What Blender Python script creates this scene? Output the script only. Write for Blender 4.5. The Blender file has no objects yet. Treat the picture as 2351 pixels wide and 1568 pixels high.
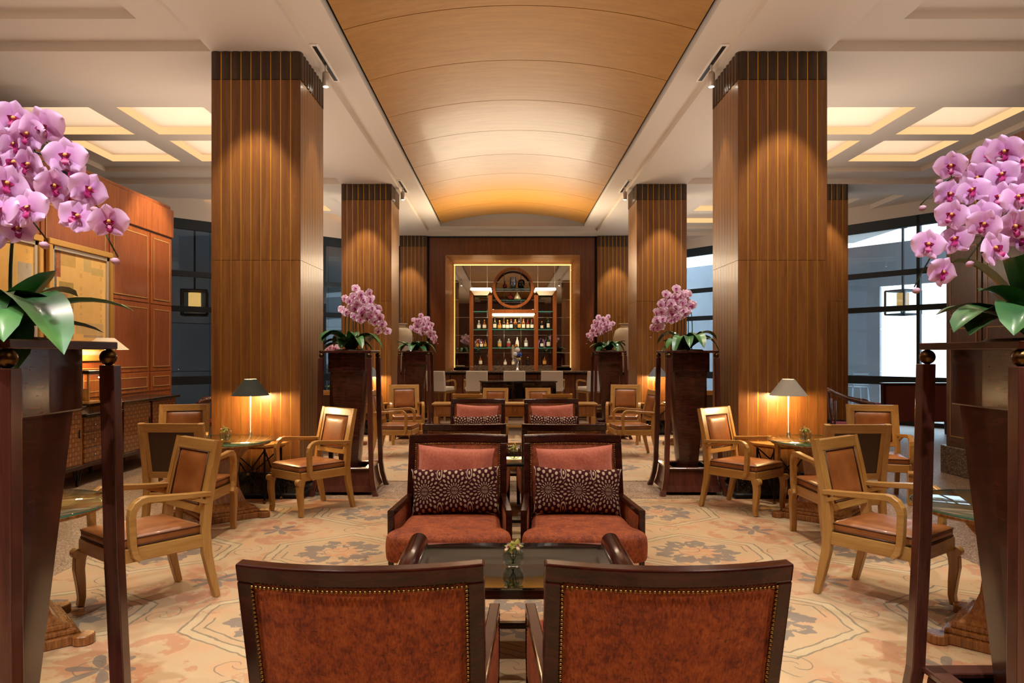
import bpy, math, random
from mathutils import Vector, Matrix
random.seed(7)
R = math.radians
PI = math.pi
S = bpy.context.scene
C = S.collection

# ------------------------------------------------------------------ camera
H = 1.52                 # eye height
F = 1650.0               # focal length in pixels of the 2351 x 1568 frame
cam_d = bpy.data.cameras.new('camera')
cam = bpy.data.objects.new('camera', cam_d)
C.objects.link(cam)
cam.location = (0, 0, H)
cam.rotation_euler = (R(90), 0, 0)
cam_d.sensor_width = 36.0
cam_d.lens = F / 2351 * 36.0
cam_d.shift_x = 10.5 / 2351
cam_d.shift_y = 27.0 / 2351
cam_d.clip_start = 0.05
cam_d.clip_end = 200
S.camera = cam

def X(px, d): return (px - 1165.0) * d / F
def Z(py, d): return H - (py - 811.0) * d / F

# ------------------------------------------------------------------ world
W = bpy.data.worlds.new('world')
S.world = W
W.use_nodes = True
bg = W.node_tree.nodes['Background']
bg.inputs[0].default_value = (0.86, 0.93, 1.0, 1)
bg.inputs[1].default_value = 4.5

# ------------------------------------------------------------------ view
S.view_settings.view_transform = 'Standard'
S.view_settings.look = 'None'
S.view_settings.exposure = 0.33
S.view_settings.gamma = 1.0
S.view_settings.use_curve_mapping = False
S.cycles.use_adaptive_sampling = True
S.cycles.adaptive_threshold = 0.1
S.cycles.adaptive_min_samples = 16
S.cycles.max_bounces = 7
S.cycles.diffuse_bounces = 4
S.cycles.glossy_bounces = 3
S.cycles.transmission_bounces = 6
S.cycles.transparent_max_bounces = 12
S.cycles.caustics_reflective = False
S.cycles.caustics_refractive = False
S.cycles.sample_clamp_indirect = 4.0
S.cycles.blur_glossy = 1.0

WARM = (1.0, 0.80, 0.56)
WARMW = (1.0, 0.89, 0.76)
COOL = (0.92, 0.95, 1.0)

def spot(loc, target, power, ang=60, blend=0.6, col=WARMW, rad=0.04):
    l = bpy.data.lights.new('spot_light', 'SPOT')
    l.energy = power; l.spot_size = R(ang); l.spot_blend = blend
    l.color = col; l.shadow_soft_size = rad
    o = bpy.data.objects.new('spot_light', l)
    C.objects.link(o)
    o.location = loc
    o.rotation_euler = (Vector(target) - Vector(loc)).to_track_quat('-Z', 'Y').to_euler()
    return o

def area(loc, target, power, sx, sy, col=WARM):
    l = bpy.data.lights.new('fill_area_light', 'AREA')
    l.shape = 'RECTANGLE'; l.size = sx; l.size_y = sy
    l.energy = power; l.color = col
    o = bpy.data.objects.new('fill_area_light', l)
    C.objects.link(o)
    o.location = loc
    o.rotation_euler = (Vector(target) - Vector(loc)).to_track_quat('-Z', 'Y').to_euler()
    return o

def point(loc, power, col=WARM, rad=0.03):
    l = bpy.data.lights.new('lamp_bulb', 'POINT')
    l.energy = power; l.color = col; l.shadow_soft_size = rad
    o = bpy.data.objects.new('lamp_bulb', l)
    C.objects.link(o)
    o.location = loc
    return o

AX = 0.125               # long axis of the hall, a little right of the lens
CZ = 4.70                # soffit height
# general fill spots added along the lip on either side of the vault
for yy in (-3.0, 0.2, 2.6, 4.6, 6.6, 9.0, 11.2, 13.4, 15.6):
    for sx in (-1, 1):
        spot((AX + sx * 1.95, yy, CZ + 0.04), (AX + sx * 1.25, yy + 0.15, 0), 460 if yy < 1 else 165, 95, 0.9, WARMW, 0.06)
# downlights over the side tables
for yy in (1.0, 4.0, 6.4, 10.6, 12.6):
    for sx in (-1, 1):
        spot((AX + sx * 3.75, yy, CZ + 0.085), (AX + sx * 3.0, yy, 0), 150, 90, 0.9, WARMW, 0.06)
# grazing spots that make the scallops on the columns
COLY = (7.57, 13.50, 19.43)
for yy in COLY:
    for sx in (-1, 1):
        spot((AX + sx * 2.78, yy - 0.62, CZ - 0.02), (AX + sx * 2.78, yy + 0.05, 2.2), 170, 46, 0.55, WARM, 0.03)
    if yy < 19:
        for sx in (-1, 1):
            spot((AX + sx * 1.86, yy + 0.47, CZ + 0.04), (AX + sx * 2.32, yy + 0.47, 2.6), 90, 36, 0.5, WARM, 0.03)
spot((5.93, 12.9, CZ + .07), (5.93, 13.55, 2.4), 150, 46, 0.5, WARM, 0.03)
# accent spots on the orchids
for (x, y, z, p) in ((-1.40, 2.2, 1.95, 420), (1.66, 2.5, 1.95, 420), (-1.65, 7.95, 1.95, 170), (1.90, 7.95, 1.95, 170),
                  (-1.50, 12.95, 1.95, 170), (1.68, 12.95, 1.95, 170)):
    spot((x * 0.55, y - 1.6, CZ), (x, y, z - .1), p, 32, 0.4, COOL, 0.02)
spot((-2.3, 1.0, CZ), (-1.55, 2.2, 1.65), 230, 24, 0.5, COOL, 0.02)  # this and the next spot are added to brighten the near leaves
spot((2.5, 1.2, CZ), (1.75, 2.45, 1.65), 230, 24, 0.5, COOL, 0.02)
# picture lights on the left wall and wash on its panels
spot((-4.2, 9.0, CZ - .02), (-5.4, 9.0, 2.2), 260, 50, 0.6, WARM, 0.03)
spot((-4.2, 7.4, CZ - .02), (-5.4, 7.5, 2.2), 240, 50, 0.6, WARM, 0.03)
spot((-4.2, 10.8, CZ - .02), (-5.4, 10.8, 2.8), 260, 60, 0.6, WARM, 0.03)
# added area lights without fixtures, filling the ceiling of nave and aisles
PINKW = (1.0, 0.87, 0.74)
for yy in (1.5, 7.5, 13.5):
    if yy < 10: area((AX, yy, 2.35), (AX, yy, 5), 24 if yy < 2 else 42, 2.6, 4.5, PINKW)
    for sx in (-1, 1):
        area((AX + sx * 4.2, yy + 2.6, 2.75), (AX + sx * 4.2, yy + 2.6, 5), 28 if yy < 2 else 40, 1.6, 4.0, PINKW)
# added fixtureless area light that brightens the far end of the vault
area((AX, 16.3, 3.45), (AX, 15.4, 5.0), 120, 2.6, 1.4, WARM)
# spots added to brighten the bottle niche
for sx in (-1, 1):
    spot((AX + sx * .8, 17.9, 4.62), (AX + sx * .5, 19.6, 1.7), 330, 50, 0.8, WARM, 0.04)
# ------------------------------------------------------------------ materials
def lin(c):
    if isinstance(c, str):
        c = c.lstrip('#'); c = [int(c[i:i + 2], 16) / 255 for i in (0, 2, 4)]
    return tuple((x / 12.92 if x <= .04045 else ((x + .055) / 1.055) ** 2.4) for x in c) + (1,)

class E:
    """scalar / colour expression over shader nodes"""
    def __init__(s, nt, sock): s.nt, s.s = nt, sock
    def _m(s, op, *a):
        n = s.nt.nodes.new('ShaderNodeMath'); n.operation = op
        for i, v in enumerate((s,) + a):
            if isinstance(v, E): s.nt.links.new(v.s, n.inputs[i])
            else: n.inputs[i].default_value = v
        return E(s.nt, n.outputs[0])
    def __add__(s, o): return s._m('ADD', o)
    __radd__ = __add__
    def __mul__(s, o): return s._m('MULTIPLY', o)
    __rmul__ = __mul__
    def __sub__(s, o): return s._m('SUBTRACT', o)
    def __rsub__(s, o): return (s * -1) + o
    def __truediv__(s, o): return s._m('DIVIDE', o)
    def gt(s, o): return s._m('GREATER_THAN', o)
    def lt(s, o): return s._m('LESS_THAN', o)
    def abs(s): return s._m('ABSOLUTE')
    def sin(s): return s._m('SINE')
    def cos(s): return s._m('COSINE')
    def sqrt(s): return s._m('SQRT')
    def frac(s): return s._m('FRACT')
    def floor(s): return s._m('FLOOR')
    def pow(s, p): return s._m('POWER', p)
    def max(s, o): return s._m('MAXIMUM', o)
    def min(s, o): return s._m('MINIMUM', o)
    def atan2(s, o): return s._m('ARCTAN2', o)
    def pingpong(s, p): return s._m('PINGPONG', p)
    def clamp(s): return s.max(0.0).min(1.0)
    def step(s, a, b):
        n = s.nt.nodes.new('ShaderNodeMapRange'); n.interpolation_type = 'SMOOTHSTEP'
        s.nt.links.new(s.s, n.inputs[0])
        n.inputs[1].default_value = a; n.inputs[2].default_value = b
        return E(s.nt, n.outputs[0])

class Mt:
    def __init__(s, name):
        s.m = bpy.data.materials.new(name); s.m.use_nodes = True
        s.nt = s.m.node_tree; s.b = s.nt.nodes['Principled BSDF']; s.out = s.nt.nodes['Material Output']
        s._tc = None
    def co(s, kind='Object', rnd=False):
        if s._tc is None: s._tc = s.nt.nodes.new('ShaderNodeTexCoord')
        v = s._tc.outputs[kind]
        if rnd:
            oi = s.nt.nodes.new('ShaderNodeObjectInfo')
            m = s.nt.nodes.new('ShaderNodeVectorMath'); m.operation = 'MULTIPLY_ADD'
            s.nt.links.new(oi.outputs['Random'], m.inputs[0]); m.inputs[1].default_value = (17, 31, 23)
            s.nt.links.new(v, m.inputs[2]); v = m.outputs[0]
        return v
    def world(s):
        g = s.nt.nodes.new('ShaderNodeNewGeometry'); return g.outputs['Position']
    def xyz(s, v=None):
        n = s.nt.nodes.new('ShaderNodeSeparateXYZ'); s.nt.links.new(v if v is not None else s.co(), n.inputs[0])
        return tuple(E(s.nt, n.outputs[i]) for i in range(3))
    def scale(s, v, sc):
        m = s.nt.nodes.new('ShaderNodeVectorMath'); m.operation = 'MULTIPLY'
        s.nt.links.new(v, m.inputs[0]); m.inputs[1].default_value = sc
        return m.outputs[0]
    def noise(s, v, scale=5, detail=3, rough=.5, dist=0):
        n = s.nt.nodes.new('ShaderNodeTexNoise'); s.nt.links.new(v, n.inputs['Vector'])
        n.inputs['Scale'].default_value = scale; n.inputs['Detail'].default_value = detail
        n.inputs['Roughness'].default_value = rough; n.inputs['Distortion'].default_value = dist
        return E(s.nt, n.outputs[0])
    def voro(s, v, scale=5, out='Distance', feat='F1'):
        n = s.nt.nodes.new('ShaderNodeTexVoronoi'); n.feature = feat
        s.nt.links.new(v, n.inputs['Vector']); n.inputs['Scale'].default_value = scale
        return E(s.nt, n.outputs[out])
    def ramp(s, f, stops):
        n = s.nt.nodes.new('ShaderNodeValToRGB'); s.nt.links.new(f.s, n.inputs[0])
        cr = n.color_ramp
        while len(cr.elements) < len(stops): cr.elements.new(.5)
        for e, (p, c) in zip(cr.elements, stops): e.position = p; e.color = lin(c)
        return E(s.nt, n.outputs[0])
    def mix(s, f, a, b, mode='MIX'):
        n = s.nt.nodes.new('ShaderNodeMix'); n.data_type = 'RGBA'; n.blend_type = mode
        for sk, v in ((n.inputs[0], f), (n.inputs[6], a), (n.inputs[7], b)):
            if isinstance(v, E): s.nt.links.new(v.s, sk)
            elif sk is n.inputs[0]: sk.default_value = v
            else: sk.default_value = lin(v)
        return E(s.nt, n.outputs[2])
    def set(s, **k):
        names = dict(color='Base Color', rough='Roughness', metal='Metallic', coat='Coat Weight', coatr='Coat Roughness',
                     sheen='Sheen Weight', sheenr='Sheen Roughness', sheent='Sheen Tint', trans='Transmission Weight',
                     ior='IOR', spec='Specular IOR Level', em='Emission Color', ems='Emission Strength', alpha='Alpha')
        for q, v in k.items():
            sk = s.b.inputs[names[q]]
            if isinstance(v, E): s.nt.links.new(v.s, sk)
            elif q in ('color', 'em', 'sheent'): sk.default_value = lin(v)
            else: sk.default_value = v
        return s
    def bump(s, h, dist=.002, strength=.5):
        n = s.nt.nodes.new('ShaderNodeBump'); s.nt.links.new(h.s, n.inputs['Height'])
        n.inputs['Distance'].default_value = dist; n.inputs['Strength'].default_value = strength
        s.nt.links.new(n.outputs[0], s.b.inputs['Normal']); return s

def plain(name, col, rough=.5, **k):
    return Mt(name).set(color=col, rough=rough, **k).m

def wood(name, dark, mid, light, axis='Z', sc=1.0, rough=.35, coat=0.0, curl=0.0, bump=.0):
    m = Mt(name)
    st = {'X': (1, 14, 14), 'Y': (14, 1, 14), 'Z': (14, 14, 1)}[axis]
    v = m.co(rnd=True)
    a = m.noise(m.scale(v, tuple(q * sc for q in st)), 1.6, 6, .6, .6)
    b = m.noise(m.scale(v, tuple(q * sc * 6 for q in st)), 2.0, 3, .6)
    f = a * .75 + b * .3
    if curl:
        ct = {'X': (26, 2.5, 2.5), 'Y': (2.5, 26, 2.5), 'Z': (2.5, 2.5, 26)}[axis]
        f = f * (1 - curl) + m.noise(m.scale(v, tuple(q * sc for q in ct)), 2.4, 2, .5, 1.6) * curl
    col = m.ramp(f, [(.30, dark), (.52, mid), (.74, light)])
    m.set(color=col, rough=rough, coat=coat, coatr=.12)
    if bump: m.bump(b, .001, bump)
    return m.m

def glassmat(name, tint='#e8f2ee', refl=.5, rough=0.0, ior=1.45):
    """thin clear glass: mostly straight-through with a fresnel reflection"""
    m = Mt(name)
    nt = m.nt; nt.nodes.remove(m.b)
    tr = nt.nodes.new('ShaderNodeBsdfTransparent'); tr.inputs[0].default_value = lin(tint)
    gl = nt.nodes.new('ShaderNodeBsdfGlossy'); gl.inputs['Roughness'].default_value = rough
    lw = nt.nodes.new('ShaderNodeLayerWeight'); lw.inputs[0].default_value = .5
    k = {1.3: .5, 1.45: .8, 1.5: .62}.get(ior, .8)
    fr = (E(nt, lw.outputs['Facing']).pow(3.2) * k + .045).s.node
    mx = nt.nodes.new('ShaderNodeMixShader')
    nt.links.new(fr.outputs[0], mx.inputs[0]); nt.links.new(tr.outputs[0], mx.inputs[1]); nt.links.new(gl.outputs[0], mx.inputs[2])
    nt.links.new(mx.outputs[0], m.out.inputs[0])
    return m.m

def emis(name, col, strength):
    m = Mt(name); m.set(color='#000000', em=col, ems=strength, rough=1.0); return m.m

# ------------------------------------------------------------------ mesh building
class MB:
    def __init__(s): s.v = []; s.f = []; s.mi = []; s.cur = 0; s.sm = []; s.smooth = False
    def mat(s, i): s.cur = i; return s
    def face(s, ids): s.f.append(ids); s.mi.append(s.cur); s.sm.append(s.smooth)
    def quad(s, a, b, c, d):
        n = len(s.v); s.v += [tuple(a), tuple(b), tuple(c), tuple(d)]; s.face((n, n + 1, n + 2, n + 3)); return s
    def box(s, x0, x1, y0, y1, z0, z1, c=0.0):
        if x0 > x1: x0, x1 = x1, x0
        if y0 > y1: y0, y1 = y1, y0
        if z0 > z1: z0, z1 = z1, z0
        if c <= 0:
            n = len(s.v)
            s.v += [(x, y, z) for z in (z0, z1) for y in (y0, y1) for x in (x0, x1)]
            for q in ((0, 2, 3, 1), (4, 5, 7, 6), (0, 1, 5, 4), (2, 6, 7, 3), (0, 4, 6, 2), (1, 3, 7, 5)):
                s.face(tuple(n + k for k in q))
            return s
        c = min(c, (x1 - x0) * .45, (y1 - y0) * .45, (z1 - z0) * .45)
        n = len(s.v); idx = {}
        for i, x in enumerate((x0, x1)):
            for j, y in enumerate((y0, y1)):
                for k, z in enumerate((z0, z1)):
                    dx, dy, dz = (c if i == 0 else -c), (c if j == 0 else -c), (c if k == 0 else -c)
                    idx[(i, j, k, 0)] = len(s.v); s.v.append((x, y + dy, z + dz))
                    idx[(i, j, k, 1)] = len(s.v); s.v.append((x + dx, y, z + dz))
                    idx[(i, j, k, 2)] = len(s.v); s.v.append((x + dx, y + dy, z))
        g = lambda *q: idx[q]
        for i in (0, 1):
            q = [g(i, 0, 0, 0), g(i, 1, 0, 0), g(i, 1, 1, 0), g(i, 0, 1, 0)]; s.face(tuple(q if i else q[::-1]))
            q = [g(0, i, 0, 1), g(1, i, 0, 1), g(1, i, 1, 1), g(0, i, 1, 1)]; s.face(tuple(q[::-1] if i else q))
            q = [g(0, 0, i, 2), g(1, 0, i, 2), g(1, 1, i, 2), g(0, 1, i, 2)]; s.face(tuple(q if i else q[::-1]))
        for i in (0, 1):
            for j in (0, 1):
                fl = (i ^ j)
                q = [g(i, j, 0, 0), g(i, j, 1, 0), g(i, j, 1, 1), g(i, j, 0, 1)]; s.face(tuple(q if fl else q[::-1]))
                q = [g(i, 0, j, 0), g(i, 1, j, 0), g(i, 1, j, 2), g(i, 0, j, 2)]; s.face(tuple(q[::-1] if fl else q))
                q = [g(0, i, j, 1), g(1, i, j, 1), g(1, i, j, 2), g(0, i, j, 2)]; s.face(tuple(q if fl else q[::-1]))
                for k in (0, 1):
                    q = [g(i, j, k, 0), g(i, j, k, 1), g(i, j, k, 2)]; s.face(tuple(q if (i ^ j ^ k) == 1 else q[::-1]))
        return s
    def loft(s, rings, cap=True, closed=True):
        n0 = len(s.v); m = len(rings[0])
        for r in rings: s.v += [tuple(p) for p in r]
        for i in range(len(rings) - 1):
            for j in range(m if closed else m - 1):
                a = n0 + i * m + j; b = n0 + i * m + (j + 1) % m
                s.face((a, b, b + m, a + m))
        if cap and closed:
            sm = s.smooth; s.smooth = False
            s.face(tuple(n0 + j for j in range(m))[::-1]); s.face(tuple(n0 + (len(rings) - 1) * m + j for j in range(m)))
            s.smooth = sm
        return s
    def lathe(s, prof, seg=20, c=(0, 0, 0), axis='Z', cap=True):
        rings = []
        for r, h in prof:
            ring = []
            for j in range(seg):
                a = 2 * PI * j / seg
                p = (r * math.cos(a), r * math.sin(a), h)
                if axis == 'X': p = (p[2], p[0], p[1])
                elif axis == 'Y': p = (p[1], p[2], p[0])
                ring.append((p[0] + c[0], p[1] + c[1], p[2] + c[2]))
            rings.append(ring)
        return s.loft(rings, cap)
    def ball(s, c, r, seg=14, ring=8):
        return s.lathe([(max(1e-4, r * math.sin(PI * i / ring)), -r * math.cos(PI * i / ring)) for i in range(ring + 1)], seg, c)
    def prism(s, poly, z0, z1):
        return s.loft([[(x, y, z0) for x, y in poly], [(x, y, z1) for x, y in poly]])
    def prism_ax(s, poly, a0, a1, axis='X'):
        """poly in the plane normal to axis; X: (y,z)  Y: (x,z)"""
        if axis == 'X': f = lambda p, a: (a, p[0], p[1])
        else: f = lambda p, a: (p[0], a, p[1])
        return s.loft([[f(p, a0) for p in poly], [f(p, a1) for p in poly]])
    def sweep(s, path, a, b, side, c=0.0):
        """rectangular bar along path; half width a along side, half thickness b across"""
        P = [Vector(p) for p in path]; n = len(P); side = Vector(side).normalized(); rings = []
        for i, p in enumerate(P):
            t = (P[min(i + 1, n - 1)] - P[max(i - 1, 0)]).normalized()
            nr = t.cross(side).normalized()
            aa = a[i] if isinstance(a, (list, tuple)) else a
            bb = b[i] if isinstance(b, (list, tuple)) else b
            if c:
                cc = min(c, aa * .6, bb * .6)
                pts = [(-aa + cc, -bb), (aa - cc, -bb), (aa, -bb + cc), (aa, bb - cc), (aa - cc, bb), (-aa + cc, bb), (-aa, bb - cc), (-aa, -bb + cc)]
            else: pts = [(-aa, -bb), (aa, -bb), (aa, bb), (-aa, bb)]
            rings.append([p + side * u + nr * w for u, w in pts])
        return s.loft(rings)
    def tube(s, path, r, seg=8):
        P = [Vector(p) for p in path]; n = len(P); rings = []
        t0 = (P[1] - P[0]).normalized()
        up = Vector((0, 0, 1)) if abs(t0.z) < .9 else Vector((1, 0, 0))
        u = t0.cross(up).normalized()
        for i, p in enumerate(P):
            t = (P[min(i + 1, n - 1)] - P[max(i - 1, 0)]).normalized()
            u = (u - t * u.dot(t)).normalized(); w = t.cross(u)
            rr = r[i] if isinstance(r, (list, tuple)) else r
            rings.append([p + u * (rr * math.cos(2 * PI * j / seg)) + w * (rr * math.sin(2 * PI * j / seg)) for j in range(seg)])
        return s.loft(rings)
    def grid(s, fn, nu, nv):
        n0 = len(s.v)
        for j in range(nv + 1):
            for i in range(nu + 1): s.v.append(tuple(fn(i / nu, j / nv)))
        for j in range(nv):
            for i in range(nu):
                a = n0 + j * (nu + 1) + i; s.face((a, a + 1, a + nu + 2, a + nu + 1))
        return s
    def mesh(s, name, mats):
        me = bpy.data.meshes.new(name)
        me.from_pydata(s.v, [], s.f)
        if not isinstance(mats, (list, tuple)): mats = [mats]
        for m in mats: me.materials.append(m)
        me.polygons.foreach_set('material_index', s.mi)
        me.polygons.foreach_set('use_smooth', s.sm)
        me.update()
        return me
    def build(s, name, mats, parent=None, loc=(0, 0, 0), rot=(0, 0, 0), sub=0, bev=0):
        return place(name, s.mesh(name, mats), parent, loc, rot, sub, bev)

def place(name, me, parent=None, loc=(0, 0, 0), rot=(0, 0, 0), sub=0, bev=0):
    o = bpy.data.objects.new(name, me); C.objects.link(o)
    o.parent = parent; o.location = loc; o.rotation_euler = rot
    if bev:
        b = o.modifiers.new('bevel', 'BEVEL'); b.width = bev; b.segments = 2; b.limit_method = 'ANGLE'
    if sub:
        b = o.modifiers.new('subsurf', 'SUBSURF'); b.levels = sub; b.render_levels = sub
    return o

def smooth(): m = MB(); m.smooth = True; return m
def tag(o, label, cat, group=None):
    o['label'] = label; o['category'] = cat
    if group: o['group'] = group
    return o
def struct(o): o['kind'] = 'structure'; return o
def stuff(o): o['kind'] = 'stuff'; return o
def empty(name, loc=(0, 0, 0), rz=0):
    o = bpy.data.objects.new(name, None); C.objects.link(o); o.location = loc; o.rotation_euler = (0, 0, rz)
    o.empty_display_size = .1
    return o
def copy_tree(o, parent=None, label=None, loc=None, rz=None):
    c = o.copy(); C.objects.link(c); c.parent = parent
    if label: c['label'] = label
    if loc is not None: c.location = loc
    if rz is not None: c.rotation_euler = (0, 0, rz)
    for ch in o.children: copy_tree(ch, c)
    return c
def bez(p0, p1, p2, n):
    p0, p1, p2 = Vector(p0), Vector(p1), Vector(p2)
    return [p0 * (1 - t) ** 2 + p1 * 2 * t * (1 - t) + p2 * t * t for t in [i / n for i in range(n + 1)]]
# ------------------------------------------------------------------ shared materials
M = {}
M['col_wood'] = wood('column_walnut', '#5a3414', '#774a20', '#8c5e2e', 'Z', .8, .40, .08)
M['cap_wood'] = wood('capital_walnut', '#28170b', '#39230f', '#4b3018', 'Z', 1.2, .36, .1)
M['wall_wood'] = wood('wall_walnut', '#4a230f', '#6b381a', '#7f4824', 'Z', .8, .36, .2)
M['panel_wood'] = wood('panel_cherry', '#6d3515', '#8f4b20', '#a55f2c', 'Z', 1.0, .38, .15)
M['panel_field'] = wood('panel_field_cherry', '#643014', '#83431d', '#985427', 'Z', 2.0, .4, .12)
M['vault'] = wood('vault_veneer', '#986728', '#a5732e', '#b18038', 'X', .7, .46, .08)
M['brass'] = plain('brass', '#e0ae48', .45, metal=1.0)
M['old_brass'] = plain('aged_brass', '#8a6a3a', .32, metal=1.0)
M['bronze'] = plain('bronze_ball', '#5a4226', .3, metal=1.0)
M['white'] = plain('ceiling_paint', '#dccfc0', .85)
M['white_trim'] = plain('trim_paint', '#efe6da', .7)
M['dark_gap'] = plain('shadow_gap', '#191512', .8)
M['black'] = plain('black_metal', '#101113', .4, metal=.3)
M['navy'] = plain('window_frame_paint', '#16242c', .45)
M['chrome'] = plain('chrome', '#d8d8d8', .12, metal=1.0)
M['glow'] = emis('coffer_side_glow', '#ffc184', .95)
m = Mt('terrazzo'); v = m.world()
n1 = m.voro(v, 95, 'Color'); n2 = m.noise(v, 3, 3)
m.set(color=m.mix(n2 * .3, m.ramp(n1, [(.15, '#4a3a2e'), (.45, '#8a6f58'), (.7, '#a58b72'), (.92, '#c9b39a')]), '#7d6450'), rough=.45)
M['terrazzo'] = m.m
m = Mt('black_granite'); v = m.co()
n1 = m.voro(v, 130, 'Color')
m.set(color=m.ramp(n1, [(.45, '#120f0e'), (.7, '#241c18'), (.93, '#5f5045')]), rough=.14)
M['granite'] = m.m
m = Mt('brown_granite'); v = m.co()
n1 = m.voro(v, 120, 'Color')
m.set(color=m.ramp(n1, [(.2, '#241b16'), (.5, '#4a3a30'), (.8, '#84705f')]), rough=.25)
M['bgranite'] = m.m
m = Mt('grey_stone'); v = m.co(rnd=True)
n1 = m.noise(v, 140, 2); n2 = m.noise(v, 1.5, 3)
m.set(color=m.ramp(n1 * .7 + n2 * .3, [(.3, '#9a9ea6'), (.55, '#b4b8c0'), (.75, '#cbd0d6')]), rough=.75)
M['stone'] = m.m
M['soffit'] = plain('outdoor_soffit', '#e6e6e2', .8)
M['pane'] = glassmat('window_glass', '#d4e0e6', ior=1.3)

# carpet --------------------------------------------------------------
m = Mt('carpet'); v = m.world(); x, y, z = m.xyz(v)
nz = m.noise(v, 2.2, 3); nf = m.noise(v, 9, 4, .6); fine = m.noise(v, 260, 2)
wx = x + (m.noise(v, 6, 2) - .5) * .05
wy = y + (m.noise(m.scale(v, (1.3, 1.1, 1)), 6.5, 2) - .5) * .05
def cell(px, py, ox, oy):
    u = ((wx + ox) / px).frac() - .5; w = ((wy + oy) / py).frac() - .5
    return u * px, w * py
def polar(u, w): return (u * u + w * w).sqrt(), w.atan2(u)
P_ = 1.36
# ring of blue-grey leaves
u, w = cell(P_, P_, .60, .62); r, t = polar(u, w)
leaf = ((t * 4.5).cos().abs().pow(.6) * .085 + .012)
ring = ((r - .225 + (t * 9).sin() * .02).abs() - leaf + (t * 27).sin() * .012).lt(0.0) * nf.gt(.42)
bl1 = (u * .9) ; core = r.lt(.13)
# terracotta blooms around the star
u2, w2 = cell(P_, P_, .60 + P_ / 2, .62 + P_ / 2); r2, t2 = polar(u2, w2)
star = (r2 - ((t2 * 3.0).cos().abs().pow(1.5) * .16 + .015)).lt(0.0) * r2.gt(.012)
bloom = (r2 - ((t2 * 2.5 + .4).cos().abs().pow(.5) * .36 + .12)).lt(0.0)
petal = bloom * (nf + (r2 * 14 + t2 * 2).sin() * .09).step(.46, .54)
u3, w3 = cell(P_ * .5, P_ * .75, .15, .30); r3, t3 = polar(u3, w3)
spray = (r3 - ((t3 * 3.5).sin().abs().pow(.5) * .16 + .02)).lt(0.0) * nf.gt(.5)
# angular double lines and scrolls
ux, wx2 = cell(P_, P_, .60, .62)
hx = (ux.abs() * .62 + wx2.abs() * .95).max(ux.abs() * 1.02)
band = ((hx - .50).abs() - .034).lt(0.0)
line = (((hx - .50).abs() - .034).abs() - .007).lt(0.0).max((((hx - .405).abs()) - .006).lt(0.0) * (ux * wx2).gt(0.0))
us, ws = cell(P_ / 2, P_ / 2, .98, .24); rs, ts = polar(us, ws)
spi = ((rs * 38 - ts).sin().abs() - .14).lt(0.0) * rs.lt(.12) * rs.gt(.018)
base = m.mix(nz, '#bf9e70', '#d0b288')
base = m.mix(m.noise(v, 5, 3).step(.45, .7) * .55, base, '#d39a6c')
base = m.mix(band * .55, base, '#cdbb90')
base = m.mix((spray * .45), base, '#bd7348')
base = m.mix(petal * .55, base, '#b86a42')
base = m.mix((core * nf.gt(.45)) * .5, base, '#cf8a5c')
base = m.mix((ring.max(star)) * .74, base, '#5f6060')
base = m.mix(line.max(spi) * .75, base, '#66624f')
base = m.mix(fine * .28, base, '#8a6f4c')
m.set(color=base, rough=.95, sheen=.25, sheenr=.5); m.bump(fine, .003, .5)
M['carpet'] = m.m

# ------------------------------------------------------------------ floor and carpets
fl = struct(MB().box(-9.5, 10.0, -6.0, 20.8, -.04, -.01).build('floor', M['terrazzo']))
car = []
for i, (y0, y1) in enumerate(((-3.2, 7.50), (8.58, 13.40))):
    c = MB().box(-3.10, 3.38, y0, y1, -.0099, 0.0, .004).build('carpet', M['carpet'])
    tag(c, ('cream carpet with terracotta blooms and grey leaves under the nearest red armchairs',
            'cream floral carpet beyond the bare stone strip, under the farther red armchairs')[i], 'carpet', 'floral carpets')
struct(MB().box(-24, 26, 2, 40, -.4, -.06).build('floor_outdoor', plain('pavement', '#8f949a', .8)))

# ------------------------------------------------------------------ ceiling
ceil = MB()
XL0, XL1 = -3.12, -2.10          # left soffit strip
XR0, XR1 = 2.35, 3.37
Y0, Y1 = -6.0, 20.8
EL, ER = -9.5, 10.0
def dn(mb, x0, x1, y0, y1, z):   # face looking down
    mb.quad((x0, y0, z), (x0, y1, z), (x1, y1, z), (x1, y0, z))
def frame(mb, o, i, z):
    dn(mb, o[0], o[1], o[2], i[2], z); dn(mb, o[0], o[1], i[3], o[3], z)
    dn(mb, o[0], i[0], i[2], i[3], z); dn(mb, i[1], o[1], i[2], i[3], z)
def riser(mb, r, z0, z1):        # faces looking inward
    x0, x1, y0, y1 = r
    mb.quad((x0, y0, z0), (x0, y1, z0), (x0, y1, z1), (x0, y0, z1))
    mb.quad((x1, y0, z0), (x1, y0, z1), (x1, y1, z1), (x1, y1, z0))
    mb.quad((x0, y0, z0), (x0, y0, z1), (x1, y0, z1), (x1, y0, z0))
    mb.quad((x0, y1, z0), (x1, y1, z0), (x1, y1, z1), (x0, y1, z1))
Z1, Z2, Z3, Z4 = 4.70, 4.80, 4.885, 5.0
ZL = 4.765
vl, vr, ve = -1.72, 1.97, 18.35      # vault opening
frame(ceil, (XL0, XR1, Y0, Y1), (XL1, XR0, Y0, 18.78), Z1)
riser(ceil, (XL1, XR0, Y0, 18.78), Z1, ZL)
frame(ceil, (XL1, XR0, Y0, 18.78), (vl, vr, Y0, ve), ZL)
ROWS = [(-4.29, -3.35), (1.64, 2.58), (7.57, 8.51), (13.50, 14.44), (19.43, 20.8)]
coffers = []
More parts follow.
